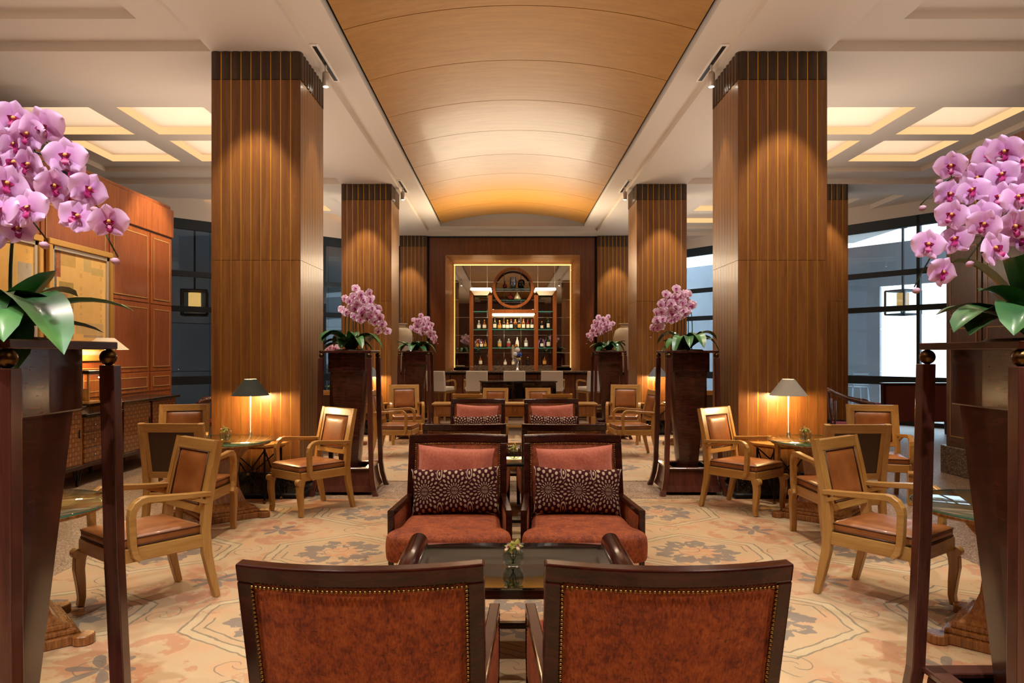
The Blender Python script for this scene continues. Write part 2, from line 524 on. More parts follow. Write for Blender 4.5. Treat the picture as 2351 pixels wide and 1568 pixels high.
for sgn in (-1, 1):
    xi = XL0 if sgn < 0 else XR1
    xo = -7.78 if sgn < 0 else 8.0
    xe = EL if sgn < 0 else ER
    a, b = min(xi, xe), max(xi, xe)
    for (r0, r1) in ROWS: dn(ceil, a, b, r0, r1, Z1)
    dn(ceil, a, b, Y0, ROWS[0][0], Z1)
    o0, o1 = min(xo, xe), max(xo, xe)
    for k in range(4):
        b0, b1 = ROWS[k][1], ROWS[k + 1][0]
        dn(ceil, o0, o1, b0, b1, Z1)
        ra = (min(xi, xo), max(xi, xo), b0, b1)
        riser(ceil, ra, Z1, Z2)
        rb = (ra[0] + .52, ra[1] - .52, b0 + .78, b1 - .52)
        frame(ceil, ra, rb, Z2); riser(ceil, rb, Z2, Z3)
        cx0 = (ra[0] + ra[1]) / 2 + (.09 if sgn > 0 else -.09); gy = b0 + 1.32
        holes = []
        for cy in (gy, gy + 1.55):
            for cx in (cx0 - 1.38, cx0 + .19):
                holes.append((cx, cx + 1.19, cy, cy + 1.22))
        xs = sorted({rb[0], rb[1]} | {h[0] for h in holes} | {h[1] for h in holes})
        ys = sorted({rb[2], rb[3]} | {h[2] for h in holes} | {h[3] for h in holes})
        for i in range(len(xs) - 1):
            for j in range(len(ys) - 1):
                mx, my = (xs[i] + xs[i + 1]) / 2, (ys[j] + ys[j + 1]) / 2
                if not any(h[0] < mx < h[1] and h[2] < my < h[3] for h in holes):
                    dn(ceil, xs[i], xs[i + 1], ys[j], ys[j + 1], Z3)
        coffers += holes
ceiling = struct(ceil.build('ceiling', M['white']))
struct(MB().box(EL - .2, ER + .2, Y0 - .2, Y1 + .2, 5.45, 5.6).build('ceiling_slab', M['white']))
c0 = coffers[0]; w_, l_ = c0[1] - c0[0], c0[3] - c0[2]
mb = MB(); riser(mb, (-w_ / 2, w_ / 2, -l_ / 2, l_ / 2), 0, Z4 - Z3); me_rim = mb.mesh('lit_coffer_side', M['glow'])  # coffer sides glow by material, standing in for hidden cove lighting
mb = MB(); dn(mb, -w_ / 2, w_ / 2, -l_ / 2, l_ / 2, Z4 - Z3); me_top = mb.mesh('coffer_panel', M['white'])
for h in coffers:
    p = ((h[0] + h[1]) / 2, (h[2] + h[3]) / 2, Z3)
    place('coffer_panel', me_top, ceiling, p); place('lit_coffer_side', me_rim, ceiling, p)
    if 2.5 < p[1] < 13.5: area((p[0], p[1], Z3 + .012), (p[0], p[1], 6), 3.4, w_ - .12, l_ - .12, (1.0, .80, .58))  # area light added in each coffer to brighten its panel
# crisp white bead round the vault opening and dark shadow gap behind it
mb = MB()
mb.quad((vl, Y0, ZL), (vl, Y0, ZL + .1), (vl, ve, ZL + .1), (vl, ve, ZL)); mb.quad((vr, Y0, ZL), (vr, ve, ZL), (vr, ve, ZL + .1), (vr, Y0, ZL + .1))
struct(mb.build('trim_1', M['white_trim']))
mb = MB()
mb.quad((vl, Y0, ZL + .1), (vl, Y0, 5.4), (vl, ve, 5.4), (vl, ve, ZL + .1)); mb.quad((vr, Y0, ZL + .1), (vr, ve, ZL + .1), (vr, ve, 5.4), (vr, Y0, 5.4))
struct(mb.build('trim_2', M['dark_gap']))
struct(MB().quad((vl, ve, ZL), (vr, ve, ZL), (vr, ve, 5.4), (vl, ve, 5.4)).build('wall_tympanum', plain('tympanum_paint', '#b3a79a', .8)))
# vault: one curved veneer panel after another, thin open joints
vault = struct(MB().box(vl, vr, Y0, ve - .02, 5.30, 5.34).build('ceiling_vault', M['dark_gap']))
VX0, VX1 = vl + .05, vr - .05
hw = (VX1 - VX0) / 2; vc = (VX0 + VX1) / 2; rise = .25; rad = (hw * hw + rise * rise) / (2 * rise)
def vz(x): return 4.80 + math.sqrt(rad * rad - x * x) - (rad - rise)
L = 1.36
mb = smooth()
N_ = 24
ring0 = [(hw * (-1 + 2 * i / N_)) for i in range(N_ + 1)]
mb.loft([[(x, yy, vz(x)) for x in ring0] for yy in (L - .013, 0)], cap=False, closed=False)
mb.loft([[(x, yy, vz(x) + .03) for x in ring0] for yy in (0, L - .013)], cap=False, closed=False)
for yy in (0, L - .013):
    mb.loft([[(x, yy, vz(x) + q) for x in ring0] for q in ((0, .03) if yy == 0 else (.03, 0))], cap=False, closed=False)
for sx in (-1, 1):
    xx = sx * hw
    mb.quad((xx, 0, vz(xx)), (xx, L - .013, vz(xx)), (xx, L - .013, vz(xx) + .03), (xx, 0, vz(xx) + .03))
me_v = mb.mesh('vault_panel', M['vault'])
yy = 7.30 - 9 * L
while yy < 18.2 - L * .5:
    place('vault_panel', me_v, vault, (vc, yy, 0)); yy += L

# ------------------------------------------------------------------ columns
CW = .94; ns = 9; sw = CW / ns
def strip_mesh(name, z0, z1, mat, bulge=0.0):
    mb = MB(); h = sw / 2 - .0042
    k = 6 if bulge else 1
    pts = [(-h + 2 * h * i / k, -CW / 2 - bulge * math.sin(PI * i / k)) for i in range(k + 1)]
    poly = [(h, -CW / 2 + .03), (-h, -CW / 2 + .03)] + pts
    mb.loft([[(x, y, z0) for x, y in poly], [(x, y, z1) for x, y in poly]])
    return mb.mesh(name, mat)
JZ = 2.50
me_lo = strip_mesh('wood_strip', .26, JZ - .002, M['col_wood'])
me_up = strip_mesh('wood_strip', JZ + .002, 4.40, M['col_wood'])
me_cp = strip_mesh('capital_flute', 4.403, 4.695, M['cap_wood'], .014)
mb = MB()
for i in range(ns + 1):
    x = -CW / 2 + i * sw
    if 0 < i < ns: mb.box(x - .0042, x + .0042, -CW / 2 - .0005, -CW / 2 + .03, .26, 4.69)
me_in = mb.mesh('brass_inlay', M['brass'])
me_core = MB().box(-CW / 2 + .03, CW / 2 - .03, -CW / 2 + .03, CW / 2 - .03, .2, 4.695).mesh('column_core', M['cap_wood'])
me_pl = MB().box(-CW / 2 - .02, CW / 2 + .02, -CW / 2 - .02, CW / 2 + .02, -.01, .27, .008).mesh('plinth', M['granite'])
me_pn = MB().box(-CW / 2 + .002, CW / 2 - .002, -CW / 2, -CW / 2 + .03, .26, 4.69, .003).mesh('side_panel', M['col_wood'])
me_sk = MB().box(-CW / 2 - .045, CW / 2 + .045, -CW / 2 - .045, CW / 2 + .045, -.01, .05, .015).mesh('skirting', M['black'])
def column(cx, y0, label, stripped):
    r = empty('column', (cx, y0 + CW / 2, 0))
    place('column_core', me_core, r); place('plinth', me_pl, r); place('skirting', me_sk, r)
    for k in range(4):                       # 0 front, 1 right, 2 back, 3 left
        a = k * PI / 2
        if k in stripped:
            place('brass_inlay', me_in, r, rot=(0, 0, a))
            for i in range(ns):
                off = -CW / 2 + (i + .5) * sw
                p = (off * math.cos(a), off * math.sin(a), 0)
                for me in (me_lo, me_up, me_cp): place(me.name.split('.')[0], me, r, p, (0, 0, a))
        else: place('side_panel', me_pn, r, rot=(0, 0, a))
    tag(r, label, 'column', 'fluted walnut columns')
XC = (-2.65, 2.90)
column(XC[0], 7.57, 'big near walnut column with brass lines, black-shaded lamp at its foot', (0, 1))
column(XC[1], 7.57, 'big near walnut column with brass lines, grey-shaded lamp at its foot', (0, 3))
column(XC[0], 13.50, 'smaller-looking walnut column between the left window gap and the bar wall', (0, 1))
column(XC[1], 13.50, 'smaller-looking walnut column between the bar wall and the bright window gap', (0, 3))
column(5.93, 13.50, 'far walnut column seen in part behind the near right column', (0, 1))
column(XC[0], 19.43, 'walnut pilaster at the end wall behind the left white vase', (0,))
column(XC[1], 19.43, 'walnut pilaster at the end wall behind the right white vase', (0,))

# ------------------------------------------------------------------ outer walls, partitions
struct(MB().box(EL - .15, EL, Y0, 13.2, -.25, 5.4).build('wall_left', M['white']))
struct(MB().box(ER, ER + .15, Y0, 13.2, -.25, 5.4).build('wall_right', M['white']))
struct(MB().box(EL, ER, Y0 - .15, Y0, -.25, 5.4).build('wall_front', M['wall_wood']))
# end wall with the bar niche opening
NX0, NX1, NZ0, NZ1 = X(1022, 19.5), X(1332, 19.5), 1.02, Z(585, 19.5)
IX0, IX1, IZ0, IZ1 = NX0 + .19, NX1 - .19, 1.02, NZ1 - .19
WY, MY = 19.55, 19.93
mb = MB()
wl, wr = XC[0] + .47, XC[1] - .47
mb.box(wl, NX0, WY, WY + .05, -.01, 4.70); mb.box(NX1, wr, WY, WY + .05, -.01, 4.70)
mb.box(NX0, NX1, WY, WY + .05, NZ1, 4.70); mb.box(NX0, NX1, WY, WY + .05, -.01, NZ0)
bw = struct(mb.build('wall_back', M['wall_wood']))
for sx, xx in ((1, wl), (-1, wr)):
    MB().box(xx, xx + sx * .06, WY - .012, WY + .01, 0, 4.7).build('shadow_joint', M['dark_gap'], bw)
MB().box(wl, wr, WY - .012, WY + .01, 4.66, 4.7).build('shadow_joint', M['dark_gap'], bw)
for (a0, a1) in ((-9.5, XC[0] - .47), (XC[1] + .47, 10.0)):
    pass
rv = MB()
rv.quad((NX0, WY, NZ1), (NX1, WY, NZ1), (IX1, MY, IZ1), (IX0, MY, IZ1))
rv.quad((NX0, WY, NZ0), (NX0, WY, NZ1), (IX0, MY, IZ1), (IX0, MY, IZ0))
rv.quad((NX1, WY, NZ0), (IX1, MY, IZ0), (IX1, MY, IZ1), (NX1, WY, NZ1))
struct(rv.build('trim_3', wood('reveal_wood', '#8a5a34', '#a8764c', '#bd8e62', 'X', 1, .4, .1)))

# left partition: panelled cherry wall
PXL = -5.40; PYL = 11.54; PZL = 3.87
pl = struct(MB().box(PXL - .25, PXL, 4.0, PYL, -.01, PZL - .5).build('wall_partition_left', M['panel_wood']))
MB().box(PXL - .29, PXL + .03, 4.0, PYL + .03, PZL - .5, PZL - .06, .006).build('cornice', M['panel_wood'], pl)
MB().box(PXL - .25, PXL, 4.0, PYL - .02, PZL - .06, PZL, .004).build('cornice_cap', M['panel_wood'], pl)
MB().box(PXL - .26, PXL + .008, 4.0, PYL + .01, PZL - .515, PZL - .503).build('shadow_joint', M['dark_gap'], pl)
gold_line = plain('gilt_bead', '#b08a50', .4)
def panel(y0, y1, z0, z1, x, sx, parent, m1=None, m2=None):
    m1 = m1 or M['panel_wood']; m2 = m2 or M['panel_field']
    o = MB().box(x, x + sx * .012, y0, y1, z0, z1, .004).build('wall_panel', m1, parent)
    MB().box(x + sx * .004, x + sx * .018, y0 + .09, y1 - .09, z0 + .07, z1 - .07, .006).build('field', m2, o)
    b = MB(); e = .085
    for (a0, a1, c0, c1) in ((y0 + e, y1 - e, z0 + e - .02, z0 + e - .008), (y0 + e, y1 - e, z1 - e + .008, z1 - e + .02)):
        b.box(x + sx * .008, x + sx * .022, a0, a1, c0, c1)
    for q in (y0 + e, y1 - e): b.box(x + sx * .008, x + sx * .022, q - .006, q + .006, z0 + e - .02, z1 - e + .02)
    b.build('bead', gold_line, o)
for (a, b) in ((4.1, 5.45), (5.5, 6.85), (6.9, 8.25), (8.3, 9.70), (9.74, 10.82), (10.85, 11.53)):
    for (c, d) in ((.95, 1.235), (1.25, 2.26), (2.275, PZL - .53)):
        panel(a, b, c, d, PXL, 1, pl)
# right partition: same wood as the left, its shade put into the colour
PXR = 5.65; PYR = 9.25; PZR = 3.97
dkw = wood('dark_panel_wood', '#2a1710', '#402318', '#543020', 'Z', 1, .38, .1)
pr_mat = wood('shaded_panel_wood', '#3c2014', '#54301e', '#68402a', 'Z', 1, .38, .1)
pr = struct(MB().box(PXR, PXR + .25, 4.0, PYR, -.01, PZR - .25).build('wall_partition_right', pr_mat))
MB().box(PXR + .01, PXR + .25, 4.0, PYR - .03, PZR - .25, PZR, .004).build('cornice', M['wall_wood'], pr)
MB().box(PXR - .05, PXR + .30, 4.0, PYR + .05, -.01, .34, .008).build('plinth', M['bgranite'], pr)
for (a, b) in ((6.05, 7.45), (7.5, 8.52), (8.55, 9.22)):
    for (c, d) in ((.40, 1.9), (1.93, 2.9), (2.92, 3.66)):
        panel(a, b, c, d, PXR, -1, pr, pr_mat, pr_mat)

# ------------------------------------------------------------------ slanted window walls
def slant(name, n, A, B, mull):
    A, B = Vector((A[0], A[1], 0)), Vector((B[0], B[1], 0))
    L_ = (B - A).length; ang = math.atan2((B - A).y, (B - A).x)
    r = empty('window_%d' % n, A, ang); r['kind'] = 'structure'
    MB().box(0, L_, -.06, .06, 4.42, 5.4).build('bulkhead', M['white'], r)
    for (z0, z1) in ((4.20, 4.42), (3.18, 3.30), (2.42, 2.54), (.84, 1.02), (-.01, .08)):
        MB().box(0, L_, -.05, .05, z0, z1, .006).build('frame_rail', M['navy'], r)
    k = int(L_ / 2.4) + 1
    for i in range(k + 1):
        q = L_ * i / k
        MB().box(q - .035, q + .035, -.05, .05, -.01, 4.42, .006).build('frame_post', M['navy'], r)
    for i in range(k):
        for (z0, z1) in ((3.30, 4.20), (2.54, 3.18), (1.02, 2.42), (.08, .84)):
            MB().box(L_ * i / k + .035, L_ * (i + 1) / k - .035, -.004, .004, z0, z1).build('glass_pane', M['pane'], r)
    return r
slant('window', 1, (-9.4, 13.2), (-2.95, 19.45), 0)
slant('window', 2, (9.98, 13.2), (4.60, 20.70), 0)
# end wall beyond the right window gap
struct(MB().box(3.38, 4.66, 20.62, 20.75, -.1, 5.4).build('wall_end_right', M['white']))
# ------------------------------------------------------------------ furniture materials
M['mahog'] = wood('dark_mahogany', '#1a0806', '#30100b', '#481a12', 'X', 1.2, .2, .1)
M['mahog'].node_tree.nodes['Principled BSDF'].inputs['Specular IOR Level'].default_value = .3
M['mahog_top'] = M['mahog']
m = Mt('rust_velvet'); v = m.co(rnd=True)
a = m.noise(v, 11, 5, .65); b = m.noise(m.scale(v, (150, 150, 40)), 1, 3, .6); c = m.noise(v, 38, 4, .7)
col = m.ramp(a * .36 + c * .36 + b * .40, [(.37, '#3a1308'), (.48, '#6a280e'), (.58, '#8b3e14'), (.74, '#ae5d26')])
spk = m.noise(m.scale(v, (45, 45, 95)), 1, 4, .7).gt(.63) * m.noise(v, 6, 2).gt(.48)
col = m.mix(spk * .7, col, '#2a0d06')
m.set(color=col, rough=.8, sheen=.14, sheenr=.35, sheent='#d87a3a'); m.bump(b, .002, .5)
M['velvet'] = m.m
m = Mt('rose_linen'); v = m.co(rnd=True); x, y, z = m.xyz(m.co())
wv = ((x * 900).sin() * (z * 900).sin()); n_ = m.noise(v, 60, 3, .6)
m.set(color=m.ramp(n_ * .7 + wv * .1 + .15, [(.25, '#a44c35'), (.5, '#ba624a'), (.8, '#cd7f66')]), rough=.85, sheen=.4)
m.bump(m.noise(m.scale(v, (400, 400, 400)), 1, 2), .002, .4)
M['linen'] = m.m
# figured cut velvet cushion: radiating dashes on burgundy
m = Mt('dash_velvet'); x, y, z = m.xyz(m.co())
p = .215
u = ((x + p * .5) / p).frac() - .5; u = u * p
v0 = z
def rays(uu, vv):
    r = (uu * uu * .9 + vv * vv * .8).sqrt(); t = vv.atan2(uu)
    return (t * 18).sin() * ((r * 118).sin())
f1 = rays(u, v0).gt(.26)
u2 = (x / p).frac() - .5; u2 = u2 * p
ov = ((u2 * u2 * 6.0 + (v0.abs() - .125) * (v0.abs() - .125)).sqrt())
f2 = (ov * 190).sin().gt(.3) * ov.lt(.06)
msk = f1 * ov.gt(.06)
col = m.mix(msk.max(f2), '#3a0b12', '#b09a82')
col = m.mix(v0.abs().lt(.006) * .6, col, '#3c0d13')
m.set(color=col, rough=.9, spec=.2)
M['dash'] = m.m
M['oak'] = wood('honey_oak', '#96692f', '#ad7f40', '#c09656', 'Z', 1.1, .32, .25)
M['oak_x'] = wood('honey_oak_rail', '#96692f', '#ad7f40', '#c09656', 'X', 1.1, .32, .25)
M['oak_y'] = wood('honey_oak_arm', '#96692f', '#ad7f40', '#c09656', 'Y', 1.1, .32, .25)
m = Mt('tan_leather'); v = m.co(rnd=True); n_ = m.noise(v, 6, 4, .6)
m.set(color=m.ramp(n_, [(.3, '#80491f'), (.55, '#95592a'), (.8, '#a96c38')]), rough=.36, coat=.1); m.bump(m.noise(v, 220, 3), .001, .25)
M['leather'] = m.m
M['leather_dark'] = plain('brown_leather_back', '#3e2713', .42)
M['piping'] = plain('leather_piping', '#4a2712', .4)
M['zebrano'] = wood('striped_pedestal_wood', '#4a2512', '#8a5528', '#b07a3e', 'Z', 1.8, .25, .4)
M['zeb_x'] = wood('striped_step_wood', '#4a2512', '#8a5528', '#a87138', 'Z', 3.0, .25, .4)
M['tglass'] = glassmat('table_glass', '#e9f4ef', ior=1.5)
M['tglass_edge'] = plain('glass_edge', '#2c6b5c', .1, trans=.3)
M['smoked'] = plain('smoked_glass', '#0d0b0a', .03, spec=.9, coat=1.0, coatr=.02)
M['pot_wood'] = wood('curly_mahogany', '#1f0d09', '#3d1c13', '#54291b', 'Z', .9, .24, .25, curl=.6)
M['pot_leg'] = wood('planter_leg_wood', '#301510', '#48231a', '#583024', 'Z', .8, .25, .5)

def rrect(hx, hy, r, n=4, cx=0, cy=0):
    pts = []
    for (sx, sy, a0) in ((1, 1, 0), (-1, 1, 90), (-1, -1, 180), (1, -1, 270)):
        for i in range(n + 1):
            a = R(a0 + 90 * i / n)
            pts.append((cx + sx * (hx - r) + r * math.cos(a), cy + sy * (hy - r) + r * math.sin(a)))
    return pts

# ------------------------------------------------------------------ red armchair (faces +y)
def nail(mb, p, n, r=.0068):
    n = Vector(n).normalized(); up = Vector((0, 0, 1)) if abs(n.z) < .8 else Vector((0, 1, 0))
    u = n.cross(up).normalized(); w = n.cross(u); p = Vector(p)
    rg = lambda rr, h: [p + n * h + (u * math.cos(k * PI / 3) + w * math.sin(k * PI / 3)) * rr for k in range(6)]
    mb.loft([rg(r, 0), rg(r * .75, r * .6), rg(r * .2, r * .95)])

def armchair():
    r = empty('armchair')
    HWd = .375
    yb = lambda z: -.235 - (z - .25) * .29          # rake of the rear face
    bow = .07
    def B(u, z, off): return (u * HWd, yb(z) - bow * (1 - u * u) + off, z)
    TH = .062
    def curved(mb, u0, u1, z0, z1, o0, o1, n=14):
        rings = []
        for i in range(n + 1):
            u = u0 + (u1 - u0) * i / n
            rings.append([B(u, z0, o0), B(u, z0, o1), B(u, z1, o1), B(u, z1, o0)])
        mb.loft(rings)
    mb = MB(); curved(mb, -1, 1, .828, .888, 0, TH)
    mb.build('top_rail', M['mahog'], r, bev=.008)
    for s in (-1, 1):
        mb = MB(); mb.loft([[B(s * q, z, o) for q, o in ((.868, 0), (1, 0), (1, TH), (.868, TH))] for z in (.0 + .20, .45, .83)])
        mb.build('back_stile', M['mahog'], r, bev=.006)
        mb = MB(); y0 = yb(.2)
        mb.loft([[(s * HWd - s * .052, y0 - .03, 0), (s * HWd, y0 - .03, 0), (s * HWd, y0 + .01, 0), (s * HWd - s * .052, y0 + .01, 0)],
                 [(s * HWd - s * .052, y0, .21), (s * HWd, y0, .21), (s * HWd, y0 + .062, .21), (s * HWd - s * .052, y0 + .062, .21)]])
        mb.build('rear_leg', M['mahog'], r)
    mb = MB(); curved(mb, -.87, .87, .20, .26, .004, TH - .004); mb.build('lower_rail', M['mahog'], r)
    mb = smooth()
    def pad(sgn, o0, puff):
        def fn(a, b):
            u = -.872 + 1.744 * a; z = .255 + (.832 - .255) * b
            e = min(1, 6 * min(a, 1 - a, b, 1 - b)) ** .5
            return B(u, z, o0 + sgn * puff * e)
        return fn
    g1 = pad(-1, .012, .012); mb.grid(g1, 14, 12)
    mb.build('rear_upholstery', M['velvet'], r)
    mb = smooth(); g2 = pad(1, TH - .012, .03)
    mb.grid(lambda a, b: g2(1 - a, b), 14, 12); mb.build('front_upholstery', M['velvet'], r)
    mb = smooth()
    for (off, sg) in ((-.001, -1), (TH + .001, 1)):
        k = 46
        for i in range(k + 1): nail(mb, B(-.858 + 1.716 * i / k, .820, off), (0, sg, 0))
        k = 40
        for s in (-1, 1):
            for i in range(1, k + 1): nail(mb, B(s * .858, .820 - .56 * i / k, off), (0, sg, 0))
    stuff(mb.build('nailhead_trim', M['old_brass'], r))
    # arms
    for s in (-1, 1):
        x0, x1 = s * .352, s * .392
        pa, pb = (x0, yb(.44) + .01, .445), (x1, .42, .462)
        MB().sweep([pa, pb], .021, .017, (1, 0, 0), .004).build('arm_rail', M['mahog'], r)
        MB().sweep([(x1, .402, 0), (x1, .402, .30), (x1, .402, .448)], [.015, .021, .021], [.014, .020, .020], (1, 0, 0), .004).build('arm_post', M['mahog'], r)
        mb = smooth()
        for (o, fl) in ((-.010, 0), (.012, 1)):
            def fn(a, b, o=o):
                y = yb(.3) + .03 + a * (.385 - yb(.3) - .03); x = x0 + (x1 - x0) * a
                e = min(1, 6 * min(a, 1 - a, b, 1 - b)) ** .5
                return (x + s * (o + (.012 if o > 0 else -.012) * e), y, .19 + b * .24)
            if (fl == 1) == (s > 0): mb.grid(fn, 8, 6)
            else: mb.grid(lambda a, b, fn=fn: fn(1 - a, b), 8, 6)
        mb.build('arm_upholstery', M['velvet'], r)
        mb = smooth()
        for i in range(40):
            t = i / 39
            nail(mb, (x0 + (x1 - x0) * t + s * .016, -.28 + .65 * t, .423 + .017 * t), (s, 0, 0), .0045)
        for i in range(16): nail(mb, (x1 - s * .001 + s * .014, .378, .42 - i * .015), (s, 0, 0), .0045)
        stuff(mb.build('nailhead_trim', M['old_brass'], r))
        MB().box(s * .335, s * .372, yb(.2) + .06, .385, .15, .2).build('seat_rail', M['mahog'], r)
    MB().box(-.37, .37, .385, .42, .13, .2).build('seat_rail', M['mahog'], r)
    # T-shaped sprung seat
    out = [(-.325, -.22), (.325, -.22), (.335, .10), (.345, .40), (.40, .44), (.415, .52), (.395, .61), (.2, .64), (-.2, .64), (-.395, .61), (-.415, .52), (-.40, .44), (-.345, .40), (-.335, .10)]
    mb = smooth()
    def rg(z, k): return [(x * k, .2 + (y - .2) * k, z) for x, y in out]
    mb.loft([rg(.17, .90), rg(.175, .985), rg(.23, 1.0), rg(.31, 1.0), rg(.352, .975), rg(.362, .86), rg(.372, .4)])
    mb.build('seat', M['velvet'], r, sub=1)
    return r
ac = armchair()
tag(ac, '', 'armchair', 'rust velvet armchairs with studded dark frames')
AC = [((X(824, 2.15), 2.575, 0), 0, 'rust velvet armchair seen from behind, nearest on the left of the centre'),
      ((X(1539, 2.15), 2.575, 0), 0, 'rust velvet armchair seen from behind, nearest on the right of the centre'),
      ((X(1053, 5.62), 5.18, 0), PI, 'rust velvet armchair facing us beyond the glass table, left one with two cushions'),
      ((X(1312, 5.62), 5.18, 0), PI, 'rust velvet armchair facing us beyond the glass table, right one with two cushions'),
      ((X(1066, 6.42), 6.83, 0), 0, 'dark-railed armchair seen from behind, only its top shows above the left facing armchair'),
      ((X(1294, 6.42), 6.83, 0), 0, 'dark-railed armchair seen from behind, only its top shows above the right facing armchair'),
      ((X(1098, 10.0), 9.56, 0), PI, 'distant rust armchair facing us with pale pink cushion, left of the pair by the console'),
      ((X(1265, 10.0), 9.56, 0), PI, 'distant rust armchair facing us with pale pink cushion, right of the pair by the console')]
for i, (l, a, lab) in enumerate(AC):
    if i == 0: ac.location = l; ac['label'] = lab
    else: copy_tree(ac, None, lab, l, a)

# ------------------------------------------------------------------ cushions
def cushion(name, w, h, t, mat, n=16):
    mb = smooth()
    def fn(sg):
        def f(a, b):
            u, v = 2 * a - 1, 2 * b - 1
            k = (1 - u ** 4) * (1 - v ** 4)
            pin = 1 - .10 * (1 - abs(u) ** 2) * abs(v) ** 3
            pinx = 1 - .06 * (1 - abs(v) ** 2) * abs(u) ** 3
            return (u * w / 2 * pinx, sg * t / 2 * max(0, k) ** .55 + .004 * math.sin(9 * u + 5 * v) * k, v * h / 2 * pin)
        return f
    f1, f2 = fn(1), fn(-1)
    mb.grid(lambda a, b: f1(1 - a, b), n, n); mb.grid(f2, n, n)
    return mb.mesh(name, mat)
me_pk = cushion('cushion', .575, .36, .15, M['linen'])
me_ds = cushion('cushion', .64, .34, .17, M['dash'])
for (cx, y0, pair, s) in ((X(1053, 5.62), 5.18, 'nearer', 'left'), (X(1312, 5.62), 5.18, 'nearer', 'right'),
                       (X(1098, 10.0), 9.56, 'distant', 'left'), (X(1265, 10.0), 9.56, 'distant', 'right')):
    sg = 1 if s == 'left' else -1
    k = place('cushion', me_pk, None, (cx - .01 * sg, y0 + .185, .645), (R(-15), R(3 * sg), 0))
    tag(k, 'plain salmon linen cushion leaning on the back of the %s facing armchair on the %s' % (pair, s), 'cushion', 'salmon cushions')
    k = place('cushion', me_ds, None, (cx + .005, y0 + .02, .522), (R(-13), R(-2 * sg), 0))
    tag(k, 'burgundy cushion with cream dashes on the seat of the %s facing armchair on the %s' % (pair, s), 'cushion', 'dash-patterned cushions')

# ------------------------------------------------------------------ oak armchair with leather (faces +y)
def oak_chair():
    r = empty('oak_chair')
    for s in (-1, 1):
        x = s * .238
        path = [(x, -.345, 0), (x, -.315, .12), (x, -.280, .28), (x, -.268, .42), (x, -.285, .60), (x, -.325, .80), (x, -.362, .965)]
        MB().sweep(path, .022, [.018, .023, .028, .030, .027, .023, .020], (1, 0, 0), .003).build('rear_leg', M['oak'], r)
        path = [(x, .245, .335), (x, .262, .28), (x, .266, .22), (x, .256, .13), (x, .250, .05), (x, .258, 0)]
        MB().sweep(path, .024, [.03, .031, .029, .024, .019, .017], (1, 0, 0), .004).build('front_leg', M['oak'], r)
        MB().lathe([(.001, -.026), (.028, -.026), (.031, -.022), (.031, .022), (.028, .026), (.001, .026)], 18, (x, .278, .318), 'X').build('scroll', M['oak'], r)
        xa = s * .268
        pts = [(xa - s * .02, -.292, .648), (xa - s * .012, -.16, .655), (xa, .0, .668), (xa, .10, .676)]
        pts += [(xa, .10 + .085 * math.sin(a), .676 - .085 + .085 * math.cos(a)) for a in (R(22), R(45), R(68), R(90))]
        pts += [(xa, .183, .50), (xa, .178, .42), (xa, .165, .365), (xa, .140, .335)]
        MB().sweep(pts, .024, [.014, .016, .018, .019, .020, .021, .021, .020, .019, .019, .019, .013], (1, 0, 0), .004).build('armrest', M['oak_y'], r)
        MB().sweep([(s * .252, -.27, .60), (s * .252, -.20, .625), (s * .252, -.14, .645)], .013, .012, (1, 0, 0)).build('arm_bracket', M['oak_y'], r)
        MB().box(s * .216, s * .255, -.262, .255, .325, .405, .004).build('seat_rail', M['oak_y'], r)
    MB().box(-.23, .23, .225, .27, .325, .405, .004).build('seat_rail', M['oak_x'], r)
    MB().box(-.23, .23, -.285, -.245, .325, .405, .004).build('seat_rail', M['oak_x'], r)
    # back
    yb = lambda z: -.285 - (z - .60) * .212
    def slab(z0, z1, hx, o0, o1, mat, name, bev=.004):
        mb = MB(); mb.loft([[(-hx, yb(z) + o0, z), (hx, yb(z) + o0, z), (hx, yb(z) + o1, z), (-hx, yb(z) + o1, z)] for z in (z0, z1)])
        return mb.build(name, mat, r, bev=bev)
    slab(.895, .965, .218, -.020, .020, M['oak_x'], 'top_rail')
    slab(.525, .575, .218, -.018, .018, M['oak_x'], 'back_rail')
    slab(.57, .90, .216, -.012, -.004, M['leather_dark'], 'rear_leather', 0)
    for s in (-1, 1):
        mb = MB(); mb.loft([[(s * .182, yb(z) - .018, z), (s * .218, yb(z) - .018, z), (s * .218, yb(z) + .018, z), (s * .182, yb(z) + .018, z)] for z in (.57, .90)])
        mb.build('back_frame', M['oak'], r)
    mb = smooth()
    def fb(a, b):
        e = min(1, 7 * min(a, 1 - a, b, 1 - b)) ** .5
        z = .572 + .325 * b
        return ((.5 - a) * .37, yb(z) + .008 + .024 * e, z)
    mb.grid(fb, 12, 12); mb.build('back_cushion', M['leather'], r)
    loop = [(-.179, .578), (.179, .578), (.179, .892), (-.179, .892)]
    mb = smooth()
    for i in range(4):
        (xa, za), (xb, zb) = loop[i], loop[(i + 1) % 4]
        mb.tube([(xa, yb(za) + .020, za), (xb, yb(zb) + .020, zb)], .0045, 6)
    mb.build('piping', M['piping'], r)
    # seat cushion
    mb = smooth(); hx, y0, y1 = .234, -.250, .262
    def ring(z, i): return [(px, py, z) for px, py in rrect(hx - i, (y1 - y0) / 2 - i, max(.004, .02 - i * .3), 3, 0, (y0 + y1) / 2)]
    mb.loft([ring(.405, .004), ring(.41, 0), ring(.455, 0), ring(.462, .006), ring(.472, .03), ring(.481, .09), ring(.485, .16)])
    mb.build('seat_cushion', M['leather'], r)
    mb = smooth()
    for z in (.412, .456):
        pr_ = ring(z, -.001); mb.tube([tuple(p) for p in pr_ + pr_[:1]], .0042, 6)
    mb.build('piping', M['piping'], r)
    return r
oc = oak_chair(); tag(oc, '', 'chair', 'honey oak chairs with tan leather')
